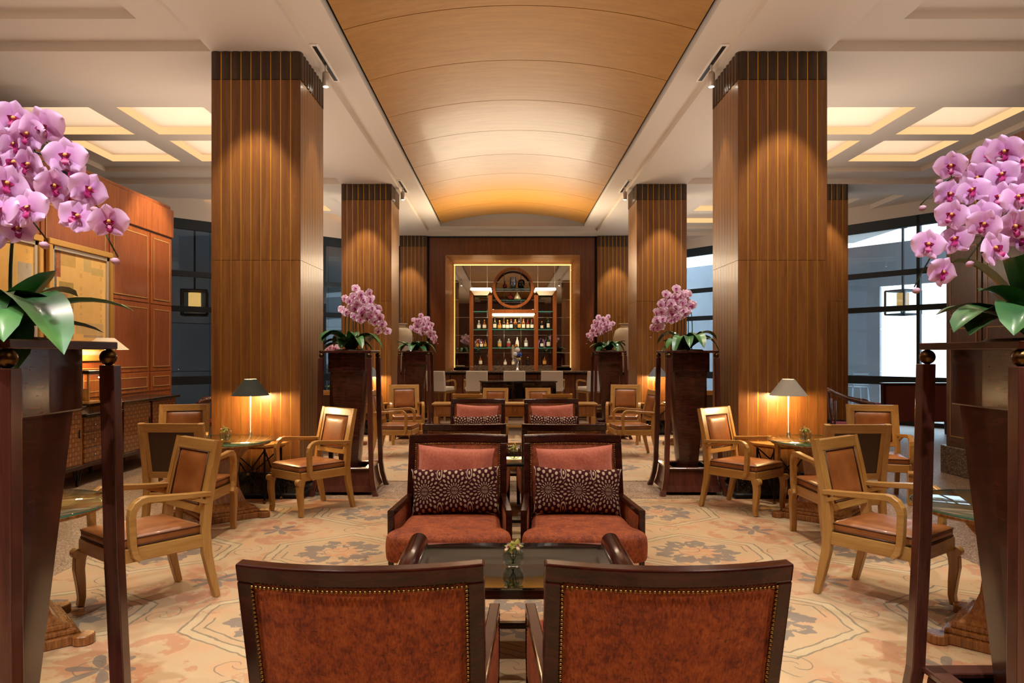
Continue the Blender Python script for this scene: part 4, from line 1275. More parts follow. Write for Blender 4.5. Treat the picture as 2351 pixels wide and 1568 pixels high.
# ------------------------------------------------------------------ sideboard on the left wall
m = Mt('basket_marquetry'); x, y, z = m.xyz(m.co())
s_ = .052; cx = (y / s_).floor(); cz = (z / s_).floor(); ch = ((cx + cz) * .5).frac().gt(.25)
fx = (y / s_).frac(); fz = (z / s_).frac()
inner = ((fx - .5).abs().lt(.36)) * ((fz - .5).abs().lt(.36))
nn = m.noise(m.scale(m.co(), (60, 60, 60)), 1, 2)
col = m.mix(ch, '#5a2f14', '#7a4721'); col = m.mix(inner * .75, col, m.mix(ch, '#9a6430', '#b07c42'))
col = m.mix(nn * .3, col, '#4a2812')
m.set(color=col, rough=.3, coat=.3); M['marq'] = m.m
sbX0, sbX1 = -5.375, -4.88
def sideboard():
    r = empty('sideboard', (sbX0, 8.0, -.01))
    def bx(x0, x1, y0, y1, z0, z1, c=.004): return MB().box(x0 - sbX0, x1 - sbX0, y0 - 8, y1 - 8, z0, z1, c)
    for (y0, y1, f) in ((5.6, 8.28, sbX1), (8.30, 9.08, sbX1 - .02), (9.10, 10.62, sbX1)):
        top = .79 if y0 == 8.30 else .88
        bx(sbX0 + .01, f - .02, y0, y1, .20, top).build('cabinet_body', M['zeb_x'], r)
        bx(sbX0 + .01, f + .004, y0, y1, .20, .245).build('bottom_rail', M['mahog'], r)
        if y0 == 8.30:
            for (a, b) in ((.25, .42), (.43, .60), (.61, .77)):
                d = bx(f - .02, f, y0 + .03, y1 - .03, a, b).build('drawer', M['marq'], r)
                for yy in (8.52, 8.86):
                    mb = smooth(); mb.ball((f - sbX0 + .012, yy - 8, (a + b) / 2), .012, 10, 6); mb.build('knob', M['chrome'], d)
        else:
            k = 3 if y0 < 6 else 2
            for i in range(k):
                a0 = y0 + .05 + (y1 - y0 - .05) * i / k; a1 = y0 + (y1 - y0 - .05) * (i + 1) / k
                d = bx(f - .02, f, a0, a1, .26, .86).build('door', M['marq'], r)
                mb = MB(); mb.box(f - sbX0, f - sbX0 + .012, a1 - 8 - .05, a1 - 8 - .035, .56, .66, .003); mb.build('pull', M['black'], d)
                bx(f - .02, f + .006, a0 - .045, a0 - .004, .245, .88).build('stile', M['mahog'], r)
    bx(sbX0, sbX1 + .03, 5.55, 8.29, .881, .921, .006).build('granite_top', M['granite'], r)
    bx(sbX0, sbX1 + .03, 9.09, 10.66, .881, .921, .006).build('granite_top', M['granite'], r)
    bx(sbX0, sbX1 - .20, 8.29, 9.09, .881, .921, .006).build('granite_top', M['granite'], r)
    bx(sbX0 + .02, sbX1 - .21, 8.30, 9.08, .79, .88).build('riser', M['zeb_x'], r)
    bx(sbX1 - .22, sbX1 + .03, 8.29, 9.09, .791, .825, .006).build('granite_ledge', M['granite'], r)
    for yy in (5.8, 7.0, 8.22, 9.16, 10.5):
        for xx in (sbX1 - .04, sbX0 + .06):
            for (dx, dy) in ((-.03, -.03), (.03, -.03), (.03, .03), (-.03, .03)):
                MB().sweep([(xx - sbX0 + dx * .25, yy - 8 + dy * .25, .03), (xx - sbX0 + dx, yy - 8 + dy, .2)], .005, .005, (1, 0, 0)).build('iron_leg', M['black'], r)
            mb = smooth(); mb.ball((xx - sbX0, yy - 8, .02), .02, 10, 6); mb.build('ball_foot', M['black'], r)
    return tag(r, 'long marquetry sideboard with black granite top along the left panelled wall', 'sideboard')
sideboard()
table_lamp((-5.05, 9.03, .912), plain('cream_shade', '#e9dcc4', .8), 'cream-shaded lamp on the sideboard, mostly hidden by the near planter', .265, .10, .655, .80, 40)
# glass case with candle
r = empty('candle_lantern', (-5.12, 8.72, .912))
for sx in (-1, 1):
    for sy in (-1, 1): MB().box(sx * .11 - .011, sx * .11 + .011, sy * .13 - .011, sy * .13 + .011, .02, .36).build('frame_post', M['oak'], r)
MB().box(-.13, .13, -.15, .15, 0, .03, .004).build('base', M['oak_x'], r)
MB().box(-.13, .13, -.15, .15, .36, .40, .004).build('lid', M['black'], r)
for sx in (-1, 1): MB().box(sx * .11 - .002, sx * .11 + .002, -.119, .119, .031, .359).build('glass_pane', M['tglass_v'], r)
mb = smooth(); mb.lathe([(.001, .031), (.032, .031), (.032, .17), (.001, .175)], 16); mb.build('candle', plain('candle_wax', '#d9b46a', .6), r)
tag(r, 'wood-framed glass lantern with a candle on the sideboard', 'lantern')

# ------------------------------------------------------------------ paintings (abstract collage)
def painting(name, y0, y1, z0, z1, patches, bgc, label):
    r = empty(name, (PXL + .024, (y0 + y1) / 2, z0))
    hw_ = (y1 - y0) / 2; h = z1 - z0; f = .075
    gold = M['gilt']
    for (a, b, c, d) in ((-hw_, hw_, 0, f), (-hw_, hw_, h - f, h), (-hw_, -hw_ + f, f, h - f), (hw_ - f, hw_, f, h - f)):
        MB().box(0, .05, a, b, c, d, .008).build('frame', gold, r)
        a2 = a if (b - a) > .2 else a; 
    g = .05
    for (a, b, c, d) in ((-hw_ + f, hw_ - f, f, f + g), (-hw_ + f, hw_ - f, h - f - g, h - f), (-hw_ + f, -hw_ + f + g, f, h - f), (hw_ - f - g, hw_ - f, f, h - f)):
        MB().box(0, .03, a, b, c, d, .004).build('slip', M['silver_slip'], r)
    m = Mt(name + '_canvas'); x, y, z = m.xyz(m.co()); nn = m.noise(m.co(), 6, 4, .6)
    W_, H_ = hw_ - f - g, h - 2 * f - 2 * g
    u = (y + W_) / (2 * W_); v = (z - f - g) / H_
    col = m.mix(nn, bgc[0], bgc[1])
    for (u0, u1, v0, v1, c, al) in patches:
        k = u.gt(u0) * u.lt(u1) * v.gt(v0) * v.lt(v1)
        col = m.mix(k * al, col, m.mix(nn.step(.4, .6) * .25, c, '#d9b878'))
    for (uu, v0, v1) in ((.50, .35, .9), (.90, .2, .95)):
        k = (((u - uu) * 2 * W_).abs() - .012).abs().lt(.004) * ((z * 22).sin() * (z * 57).sin()).gt(.05) * v.gt(v0) * v.lt(v1)
        col = m.mix(k * .6, col, '#6b5a48')
    m.set(color=col, rough=.6)
    MB().box(.004, .012, -W_, W_, f + g, h - f - g).build('canvas', m.m, r)
    return tag(r, label, 'painting', 'gilt-framed abstract collages')
M['gilt'] = plain('gilt_frame', '#c9994e', .38, metal=.6)
M['silver_slip'] = plain('silver_slip', '#b9ac9a', .4, metal=.3)
painting('painting', 8.36, 9.72, 1.42, 2.87,
         [(.0, .06, 0, 1, '#3a3c42', .9), (.05, .13, .74, 1, '#8e3524', .9), (.13, .40, .86, 1, '#b8924a', .7), (.10, .36, .12, .70, '#8f7b3a', .75),
          (.17, .25, .46, .58, '#a8502c', .8), (.11, .17, .28, .40, '#b53a24', .85), (.55, .70, .84, .98, '#b9a56a', .7), (.70, .95, .82, .90, '#b5a262', .7),
          (.40, .95, .18, .30, '#b3a078', .6), (.55, .95, .145, .175, '#7c7480', .6), (.62, .85, 0, .10, '#c2a658', .8), (.86, .92, .0, .10, '#9a8f2c', .8)],
         ('#e0b05c', '#efc884'), 'gilt-framed cream and ochre collage next to the panelled corner')
painting('painting', 6.90, 8.26, 1.42, 2.87,
         [(.0, .5, .8, 1, '#a08a3a', .7), (.62, .74, .1, .95, '#c9b06a', .7), (.76, .98, 0, .82, '#a9a49a', .9), (.80, .88, .55, .63, '#34508a', .9), (.80, .88, .42, .50, '#3f6aa0', .9), (.1, .4, .1, .5, '#d9a03c', .7)],
         ('#d99f45', '#e8bd70'), 'gilt-framed ochre collage with a grey strip, cut by the left edge')

# ------------------------------------------------------------------ bar: mirror, shelving, bottles
D = 19.62
bx_ = lambda cx: X(980 + cx / 5.2275, D)
bz_ = lambda cy: Z(560 + cy / 5.2275, D)
mirror = Mt('mirror').set(color='#b9b2a6', metal=1.0, rough=.02).m
mr = empty('wall_mirror', (0, MY - .02, 0))
xs = [IX0 + .01 + (IX1 - IX0 - .02) * i / 7 for i in range(8)]
zs = [NZ0 + .02 + (IZ1 - NZ0 - .04) * i / 6 for i in range(7)]
for i in range(7):
    for j in range(6):
        MB().box(xs[i] + .006, xs[i + 1] - .006, -.010, -.003, zs[j] + .006, zs[j + 1] - .006, .003).build('mirror_pane', mirror, mr)
MB().box(IX0, IX1, -.002, .02, NZ0, IZ1).build('backing', plain('mirror_joint', '#d8d0c0', .5), mr)
tag(mr, 'wall of square mirror panes at the back of the bar niche', 'mirror')
struct(MB().box(wl, wr, MY + .02, MY + .08, -.01, 4.7).build('wall_niche_back', M['wall_wood']))
# warm light strips in the niche reveal
nl = empty('niche_light', (0, MY - .05, 0))
MB().box(IX0 + .02, IX1 - .02, -.02, 0, IZ1 - .05, IZ1 - .03).build('light_strip', emis('niche_strip', '#ffbb66', 2.6), nl)
for xx in (IX0 + .03, IX1 - .05): MB().box(xx, xx + .02, -.02, 0, NZ0 + .1, IZ1 - .06).build('light_strip', emis('niche_side_strip', '#ffb45e', 1.6), nl)
tag(nl, 'warm light strips lining the bar niche', 'light')
M['bar_wood'] = wood('bar_cherry', '#6a3517', '#8c4c22', '#a4622f', 'Z', 1.4, .3, .3)
sh = empty('bar_shelving', (0, D, 0))
BZ = 1.05
def post(x0, x1, z1): MB().box(bx_(x0), bx_(x1), -.10, .16, BZ, z1, .006).build('post', M['bar_wood'], sh)
for (a, b) in ((512, 560), (735, 785), (1285, 1335), (1508, 1556)): post(a, b, bz_(560 if a in (512, 1508) else 620))
for (a, b) in ((525, 775), (1297, 1547)):
    mb = MB(); mb.loft([[(bx_(a + o), -.12, bz_(cy)), (bx_(b - o), -.12, bz_(cy)), (bx_(b - o), .12, bz_(cy)), (bx_(a + o), .12, bz_(cy))] for cy, o in ((620, 45), (565, 8))])
    mb.build('lamp_cap', M['linen_white'], sh)
    MB().box(bx_(a), bx_(b), -.13, .12, bz_(562), bz_(530), .02).build('light_box', emis('bar_light_box', '#ffe9c0', 6), sh)
MB().box(bx_(775), bx_(1312), -.12, .12, bz_(835), bz_(790), .008).build('lintel', M['bar_wood'], sh)
MB().box(bx_(790), bx_(1290), -.11, .10, bz_(856), bz_(838)).build('light_box', emis('lintel_light', '#ffd796', 7), sh)
for x_ in (798, 1272):
    mb = smooth(); mb.lathe([(.001, 0), (.022, 0), (.018, .05), (.001, .05)], 12, (bx_(x_), 0, bz_(808))); mb.build('small_lamp', emis('small_bar_lamp', '#ffe2ae', 6), sh)
rc = (bx_(1035), 0, bz_(532)); ro, ri = 245 / 5.2275 * D / F, 212 / 5.2275 * D / F
mb = smooth(); mb.lathe([(ri, -.13), (ro, -.13), (ro, .13), (ri, .13), (ri, -.13)], 56, rc, 'Y', cap=False); mb.build('round_frame', M['bar_wood'], sh, bev=.006)
for cy in (538, 678):
    half = math.sqrt(max(0, (ri * .98) ** 2 - (rc[2] - bz_(cy)) ** 2))
    MB().box(rc[0] - half, rc[0] + half, -.11, .11, bz_(cy + 6), bz_(cy - 3)).build('glass_shelf', M['tglass_edge'], sh)
M['shelfglass'] = plain('shelf_glass_edge', '#5fae9a', .1, trans=.4)
for cy in (1030, 1250): MB().box(bx_(786), bx_(1284), -.12, .13, bz_(cy + 5), bz_(cy - 4)).build('glass_shelf', M['shelfglass'], sh)
for cy in (815, 1030, 1250):
    for (a, b) in ((562, 734), (1336, 1507)): MB().box(bx_(a), bx_(b), -.14, .13, bz_(cy + 5), bz_(cy - 4)).build('glass_shelf', M['shelfglass'], sh)
MB().box(bx_(562), bx_(1507), -.06, .16, 1.021, bz_(1460), .004).build('granite_ledge', M['bgranite'], sh)
tag(sh, 'cherry bar shelving with round display ring and glass shelves', 'shelf')

GL = {'clear': plain('bottle_clear', '#c9c4b4', .08, trans=.6), 'amber': plain('bottle_amber', '#9a5016', .1, trans=.45), 'green': plain('bottle_green', '#12301c', .1),
      'dark': plain('bottle_dark', '#1a100c', .1), 'white': plain('bottle_frosted', '#d9d8cc', .3), 'red': plain('bottle_red', '#5a0d10', .12), 'blue': plain('bottle_blue', '#173a6a', .12)}
LB = {'cream': plain('label_cream', '#e6dcc4', .6), 'white': plain('label_white', '#f0ece2', .6), 'gold': plain('label_gold', '#c79a44', .5), 'black': plain('label_black', '#1b1a1a', .5), 'red': plain('label_red', '#9a2420', .5)}
CAPM = {'black': plain('cap_black', '#14110f', .4), 'gold': M['brass'], 'white': plain('cap_white', '#d8d0c0', .5), 'red': plain('cap_red', '#a12a1c', .5), 'blue': plain('cap_blue', '#2d5a9a', .5)}
def bottle(cx, zb, h, w, glass, lab, cap, style, label, yo=0.0):
    r = empty('bottle', (cx, D + yo, zb))
    k = {'tall': [(1, 0), (1, .58), (.85, .66), (.36, .76), (.32, .93)], 'round': [(.8, 0), (1, .15), (1, .45), (.75, .62), (.34, .72), (.30, .93)], 'square': [(1, 0), (1, .68), (.7, .74), (.38, .78), (.36, .92)], 'cone': [(1, 0), (.95, .5), (.6, .7), (.3, .8), (.28, .93)]}[style]
    mb = smooth(); mb.lathe([(.001, 0)] + [(w * a, h * b) for a, b in k], 14 if style != 'square' else 8); mb.build('glass_body', GL[glass], r)
    mb = smooth(); mb.lathe([(w * .34, h * .9), (w * .36, h * .915), (w * .36, h), (.001, h)], 10); mb.build('cap', CAPM[cap], r)
    if lab:
        mb = smooth(); n = 8; rr = w * 1.015
        mb.grid(lambda a, b: (rr * math.sin((a - .5) * 2.3), -rr * math.cos((a - .5) * 2.3), h * (.14 + .34 * b)), n, 1); mb.build('paper_label', LB[lab], r)
    return tag(r, label, 'bottle', 'bottles on the bar shelves')
ordn = ['first', 'second', 'third', 'fourth', 'fifth', 'sixth', 'seventh', 'eighth', 'ninth', 'tenth']
def row(where, cy, items):
    for i, (cx, hpx, wpx, g, l, c, st) in enumerate(items):
        n = len(items)
        pos = 'only bottle' if n == 1 else ('%s bottle from the left' % ordn[i])
        bottle(bx_(cx), bz_(cy) + .002, hpx / 5.2275 * D / F, wpx / 2 / 5.2275 * D / F, g, l, c, st, '%s %s %s' % ({'clear': 'clear', 'amber': 'amber', 'green': 'dark green', 'dark': 'near-black', 'white': 'frosted white', 'red': 'deep red', 'blue': 'blue'}[g], pos, where))
row('on the upper centre bar shelf', 1025, [(815, 130, 42, 'green', 'cream', 'black', 'tall'), (873, 105, 46, 'amber', 'gold', 'gold', 'round'), (925, 118, 38, 'dark', 'cream', 'black', 'tall'), (968, 112, 42, 'amber', 'white', 'gold', 'round'), (1012, 122, 40, 'dark', 'white', 'red', 'tall'), (1062, 118, 44, 'amber', 'black', 'gold', 'square'), (1108, 128, 42, 'dark', 'gold', 'black', 'tall'), (1160, 125, 42, 'amber', 'cream', 'red', 'tall'), (1213, 122, 40, 'red', 'cream', 'black', 'cone'), (1262, 118, 44, 'dark', 'white', 'red', 'round')])
row('on the lower centre bar shelf', 1245, [(873, 108, 48, 'clear', 'gold', 'black', 'square'), (983, 106, 46, 'clear', 'red', 'white', 'square'), (1085, 125, 44, 'white', 'white', 'white', 'cone'), (1190, 118, 44, 'clear', 'white', 'red', 'square')])
row('on the granite ledge of the bar', 1458, [(850, 88, 32, 'dark', 'black', 'black', 'tall'), (940, 82, 40, 'clear', 'cream', 'black', 'round'), (1035, 90, 38, 'clear', 'cream', 'white', 'round'), (1213, 100, 34, 'dark', 'black', 'gold', 'tall')])
row('on the middle shelf of the left bar tower', 1025, [(625, 105, 46, 'clear', 'white', 'white', 'round'), (692, 112, 48, 'amber', 'cream', 'gold', 'round')])
row('on the lowest shelf of the left bar tower', 1245, [(605, 98, 40, 'amber', 'gold', 'gold', 'round'), (655, 95, 44, 'amber', 'white', 'black', 'round'), (702, 92, 38, 'amber', 'gold', 'gold', 'round')])
row('at the foot of the left bar tower', 1458, [(645, 118, 44, 'amber', 'cream', 'gold', 'round')])
row('on the middle shelf of the right bar tower', 1025, [(1380, 95, 36, 'dark', 'cream', 'gold', 'tall'), (1456, 145, 40, 'green', 'cream', 'gold', 'tall')])
row('on the lowest shelf of the right bar tower', 1245, [(1380, 105, 42, 'dark', 'white', 'black', 'round'), (1458, 140, 48, 'green', 'cream', 'white', 'round')])
row('at the foot of the right bar tower', 1458, [(1412, 118, 48, 'amber', 'gold', 'blue', 'round')])
def decor(cx, cy, hpx, prof, mat, label, cat):
    h = hpx / 5.2275 * D / F
    mb = smooth(); mb.lathe([(.001, 0)] + [(a * h, b * h) for a, b in prof], 16)
    o = mb.build('decanter', mat, None, (bx_(cx), D, bz_(cy) + .002)); tag(o, label, cat, 'vessels in the round bar display')
decor(935, 533, 90, [(.22, 0), (.30, .2), (.26, .42), (.08, .6), (.05, 1)], GL['red'], 'small deep red flask on the top shelf of the bar ring', 'decanter')
decor(1035, 533, 130, [(.20, 0), (.28, .3), (.32, .7), (.26, .9), (.30, 1)], plain('cut_crystal', '#8f96a4', .15, metal=.6), 'big silvery decanter in the middle of the bar ring', 'decanter')
decor(1135, 533, 105, [(.28, 0), (.36, .3), (.38, .75), (.3, .95), (.1, 1)], GL['dark'], 'black bulbous vessel on the top shelf of the bar ring', 'decanter')
decor(1005, 672, 85, [(.34, 0), (.40, .3), (.3, .6), (.1, .8), (.12, 1)], GL['red'], 'squat brown decanter on the lower shelf of the bar ring', 'decanter')
decor(1085, 672, 92, [(.46, 0), (.44, .2), (.26, .6), (.08, .85), (.1, 1)], plain('gilt_crystal', '#c2b48e', .2, metal=.4), 'pale triangular decanter on the lower shelf of the bar ring', 'decanter')

# bar counter
r = empty('bar_counter', (AX, 17.2, -.01))
MB().box(-2.75, 2.75, -.32, .32, 1.07, 1.11, .008).build('granite_top', M['bgranite'], r)
MB().box(-2.68, 2.68, -.18, .28, .0, 1.07).build('bar_body', M['mahog'], r)
for i in range(18):
    x0 = -2.66 + i * 5.32 / 18
    MB().box(x0 + .008, x0 + 5.32 / 18 - .008, -.195, -.18, .12, 1.02, .004).build('front_panel', M['wall_wood'], r)
mb = smooth(); mb.tube([(-2.7, -.27, .22), (2.7, -.27, .22)], .022, 10); mb.build('foot_rail', M['old_brass'], r)
tag(r, 'long bar counter with speckled granite top before the bottle niche', 'bar counter')
r = empty('beer_tap', (X(1188, 17.1), 17.15, 1.1))
mb = smooth(); mb.lathe([(.05, 0), (.05, .02), (.028, .03), (.028, .26), (.04, .30), (.001, .31)], 16); mb.build('tower', M['chrome'], r)
for (px, py, c, rr) in ((-.055, .40, '#dfe4ee', .055), (.05, .39, '#2a4aa0', .055), (.0, .50, '#f2f2f0', .06), (-.03, .60, '#d89a2e', .04), (.045, .28, '#b9a25a', .035)):
    mb = smooth(); mb.lathe([(.001, -.012), (rr, -.012), (rr, .012), (.001, .012)], 18, (px, -.05, py), 'Y'); mb.build('badge', plain('badge_' + c[1:], c, .3), r)
for (px, a, b) in ((-.11, .3, .62), (-.085, .3, .58)):
    MB().box(px - .018, px + .018, -.02, .02, a, b, .008).build('handle', plain('tap_handle', '#e2d6b8', .4), r)
    mb = smooth(); mb.tube([(px, 0, a + .01), (px * .5, 0, .24), (0, 0, .2)], .008, 8); mb.build('tap_pipe', M['chrome'], r)
tag(r, 'chrome beer tap tower with round blue and white badges on the bar', 'beer tap')
r = empty('bar_faucet', (X(1078, 17.1), 17.2, 1.1))
mb = smooth(); mb.tube([(0, 0, 0), (0, 0, .06), (.02, 0, .10), (.05, 0, .11), (.075, 0, .09), (.08, 0, .06)], .008, 8); mb.build('spout', M['chrome'], r)
mb = smooth(); mb.lathe([(.02, 0), (.02, .015), (.001, .018)], 12); mb.build('base', M['chrome'], r)
tag(r, 'small curved chrome faucet on the bar counter', 'faucet')

# bar stools
M['cream'] = Mt('cream_hide').set(color='#d6ccb9', rough=.55).m
def bar_stool():
    r = empty('bar_stool')
    for s in (-1, 1):
        MB().sweep([(s * .22, -.22, 0), (s * .215, -.20, .66)], [.016, .02], [.016, .02], (1, 0, 0)).build('leg', M['oak'], r)
        MB().sweep([(s * .22, .22, 0), (s * .215, .20, .66)], [.016, .02], [.016, .02], (1, 0, 0)).build('leg', M['oak'], r)
        MB().box(s * .215 - .012, s * .215 + .012, -.2, .2, .26, .29).build('stretcher', M['oak_y'], r)
        pts = [(s * .255, -.18, .90), (s * .26, .05, .92), (s * .26, .14, .90), (s * .26, .17, .84), (s * .255, .16, .70)]
        MB().sweep(pts, .02, .018, (1, 0, 0), .004).build('armrest', M['oak_y'], r)
    for y_ in (-.2, .2): MB().box(-.2, .2, y_ - .012, y_ + .012, .34 if y_ < 0 else .2, .37 if y_ < 0 else .23).build('stretcher', M['oak_x'], r)
    MB().box(-.24, .24, -.22, .22, .63, .66, .004).build('seat_rail', M['oak_x'], r)
    MB().box(-.25, .25, -.22, .25, .661, .77, .03).build('seat_cushion', M['cream'], r, bev=.01)
    mb = MB(); mb.loft([[(-.245, y0 - .035, z), (.245, y0 - .035, z), (.245, y0 + .035, z), (-.245, y0 + .035, z)] for y0, z in ((-.225, .665), (-.245, .9), (-.275, 1.13))])
    mb.build('backrest', M['cream'], r, bev=.015)
    return r
bs = bar_stool(); tag(bs, '', 'bar stool', 'cream bar stools along the bar')
for i, (px, rot, lab) in enumerate(((1012, -28, 'cream bar stool at the left end of the bar, turned aside'), (1092, 6, 'cream bar stool, second from the left along the bar'),
                                (1181, 0, 'cream bar stool in the middle, just above the piano lid'), (1270, -6, 'cream bar stool, second from the right along the bar'), (1358, 28, 'cream bar stool at the right end of the bar, turned aside'))):
    l = (X(px, 16.2), 16.45, -.01)
    if i == 0: bs.location = l; bs.rotation_euler = (0, 0, R(rot)); bs['label'] = lab
    else: copy_tree(bs, None, lab, l, R(rot))

# grand piano
M['piano'] = plain('piano_lacquer', '#050506', .06, coat=1.0, coatr=.03)
r = empty('grand_piano', (.2, 14.5, -.01))
sh_ = [(-.74, .60), (-.74, -.30), (-.70, -.55), (-.58, -.70), (-.36, -.74), (-.12, -.66), (.10, -.54), (.34, -.52), (.60, -.60), (.74, -.66), (.74, .60)]
pts = []
for i in range(len(sh_)):
    pts.append(sh_[i])
MB().prism(pts, .64, .965).build('case', M['piano'], r, bev=.01)
MB().prism([(x * 1.03, y * 1.03) for x, y in pts], .967, .992).build('lid', M['piano'], r, bev=.006)
MB().box(-.70, .70, .58, .82, .64, .74, .01).build('key_slip', M['piano'], r)
for i in range(14): MB().box(-.63 + i * .09, -.63 + i * .09 + .086, .66, .80, .741, .752).build('white_key', LB['white'], r)
for (x, y) in ((-.58, -.5), (.62, -.48), (-.6, .5), (.6, .5)):
    MB().sweep([(x, y, .04), (x, y, .64)], [.03, .05], [.03, .05], (1, 0, 0)).build('leg', M['piano'], r)
    mb = smooth(); mb.ball((x, y, .022), .022, 10, 6); mb.build('caster', M['brass'], r)
tag(r, 'black lacquered grand piano before the bar stools', 'piano')

# long low oak console behind the distant armchairs
r = empty('oak_console', (.11, 11.02, 0))
MB().box(-1.25, 1.25, -.19, .19, .735, .765, .004).build('top', M['oak_x'], r)
for i in range(3):
    x0 = -1.2 + i * .8
    d = MB().box(x0 + .01, x0 + .79, -.175, -.15, .59, .725, .004).build('drawer', M['zeb_x'], r)
    mb = smooth(); mb.ball((x0 + .4, -.185, .655), .014, 10, 6); mb.build('knob', M['old_brass'], d)
MB().box(-1.22, 1.22, -.15, .17, .56, .735).build('carcass', M['oak_x'], r)
MB().box(-1.24, 1.24, -.18, .18, .40, .43, .004).build('shelf', M['oak_x'], r)
for x in (-1.19, 1.19):
    for y in (-.14, .14): MB().box(x - .035, x + .035, y - .035, y + .035, 0, .56, .004).build('leg', M['oak'], r)
tag(r, 'long oak console with drawers behind the distant pair of rust armchairs', 'console')

# tall white vases on cabinets beside the end wall
for (px, lab) in ((917, 'left'), (1440, 'right')):
    cx = X(px, 18.75)
    c = empty('cabinet', (cx, 18.85, -.01))
    MB().box(-.45, .45, -.25, .25, .1, 1.04, .006).build('body', M['bar_wood'], c)
    MB().box(-.48, .48, -.28, .28, 1.04, 1.09, .006).build('granite_top', M['bgranite'], c)
    MB().box(-.42, .42, -.22, .22, 0, .1).build('plinth', M['granite'], c)
    for s in (-1, 1): MB().box(min(0, s * .43) + .01, max(0, s * .43) - .01, -.265, -.25, .14, 1.0, .004).build('door', M['wall_wood'], c)
    tag(c, 'granite-topped cabinet under the %s tall white vase' % lab, 'cabinet')
    mb = smooth(); mb.lathe([(.001, 0), (.22, 0), (.24, .02), (.30, .3), (.34, .6), (.35, .85), (.30, 1.03), (.18, 1.12), (.15, 1.15), (.15, 1.18), (.21, 1.21), (.20, 1.22), (.13, 1.17), (.001, 1.16)], 32)
    v_ = mb.build('white_vase', plain('stoneware_glaze_' + lab, '#d8cdb8', .4), None, (cx, 18.85, 1.081)); tag(v_, 'tall pale stoneware vase at the end wall, %s of the bar' % lab, 'vase', 'tall white vases')

# horseshoe-back chairs
M['rosewood'] = wood('rosewood', '#2a120a', '#4a2212', '#6a371c', 'Z', 1, .2, .6)
def horseshoe():
    r = empty('horseshoe_chair')
    P = [(-.36, .34, .76), (-.35, .28, .80), (-.325, .14, .83), (-.30, -.05, .88), (-.22, -.20, .95), (-.10, -.26, .99), (0, -.275, 1.0), (.10, -.26, .99), (.22, -.20, .95), (.30, -.05, .88), (.325, .14, .83), (.35, .28, .80), (.36, .34, .76)]
    mb = smooth(); mb.tube(P, [.040, .046, .030, .026, .026, .03, .03, .03, .026, .026, .030, .046, .040], 10); mb.build('crest_rail', M['rosewood'], r)
    for x in (-.27, .27):
        for y in (-.2, .22):
            mb = smooth(); mb.tube([(x, y, 0), (x, y, .45), (x * 1.15, y * 1.0, .84)], .016, 8); mb.build('leg', M['rosewood'], r)
    MB().box(-.30, .30, -.24, .26, .43, .47, .008).build('seat', M['rosewood'], r)
    MB().sweep([(0, -.22, .47), (0, -.25, .70), (0, -.265, .98)], .07, .008, (1, 0, 0)).build('splat', M['rosewood'], r)
    MB().box(-.26, .26, .21, .23, .08, .11).build('stretcher', M['rosewood'], r)
    MB().box(-.27, .27, -.20, .24, .471, .50, .015).build('seat_pad', plain('crimson_pad', '#8a1a24', .7), r)
    return r
hc = horseshoe(); hc.location = (-4.42, 11.15, -.01); hc.rotation_euler = (0, 0, face(-1, -.35))
tag(hc, 'dark curved horseshoe-back chair behind the near left column', 'chair', 'horseshoe-back chairs')
copy_tree(hc, None, 'dark curved horseshoe-back chair behind the near right column', (5.02, 10.6, -.01), face(1, -.35))

# red sofa near the right window
r = empty('sofa', (7.55, 12.9, -.01), R(0))
MB().box(-.80, .80, -.06, .10, .30, .96, .02).build('back', plain('claret_fabric', '#6a1f16', .8, sheen=.4), r, bev=.01)
MB().box(-.82, .82, -.07, .11, .961, 1.0, .006).build('top_rail', M['mahog'], r)
for s in (-1, 1):
    MB().sweep([(s * .80, .0, .3), (s * .83, -.04, .98)], .02, .05, (1, 0, 0)).build('side_frame', M['mahog'], r)
    MB().box(s * .74 - .05, s * .74 + .05, .1, .75, .3, .62, .02).build('arm', plain('claret_arm', '#6a1f16', .8), r)
    for y in (0, .68): MB().sweep([(s * .74, y, 0), (s * .74, y, .30)], [.018, .028], [.018, .028], (1, 0, 0)).build('leg', M['mahog'], r)
MB().box(-.70, .70, .1, .75, .30, .46, .03).build('seat', plain('claret_seat', '#6f2218', .8), r)
tag(r, 'dark-framed claret sofa seen from behind near the right window', 'sofa')

# track spotlights beside the columns
def track_spot(x, y, sgn, label):
    r = empty('track_spotlight', (x, y, ZL))
    MB().box(-.045, .045, -.52, .52, -.012, -.001, .003).build('track_flange', M['white_trim'], r)
    MB().box(-.022, .022, -.48, .48, -.0125, -.0119).build('track_slot', M['black'], r)
    mb = smooth(); mb.tube([(0, 0, -.012), (0, 0, -.12)], .012, 8); mb.build('stem', M['white_trim'], r)
    mb = smooth(); mb.lathe([(.001, .0), (.032, .0), (.038, -.03), (.038, -.16), (.001, -.16)], 16, (0, 0, -.10)); mb.build('head', plain('spot_head', '#cfc4b6', .4, metal=.4), r, rot=(0, 0, 0))
    mb = smooth(); mb.lathe([(.001, 0), (.03, 0), (.001, -.004)], 14, (0, 0, -.262)); mb.build('lens', emis('spot_lens', '#fff2dc', 22), r)
    return tag(r, label, 'spotlight', 'track spotlights in the soffit')
track_spot(-2.035, 8.05, 1, 'track spotlight by the top of the near left column')
track_spot(2.285, 8.05, -1, 'track spotlight by the top of the near right column')
track_spot(-2.035, 13.98, 1, 'track spotlight by the top of the far left column')
track_spot(2.285, 13.98, -1, 'track spotlight by the top of the far right column')

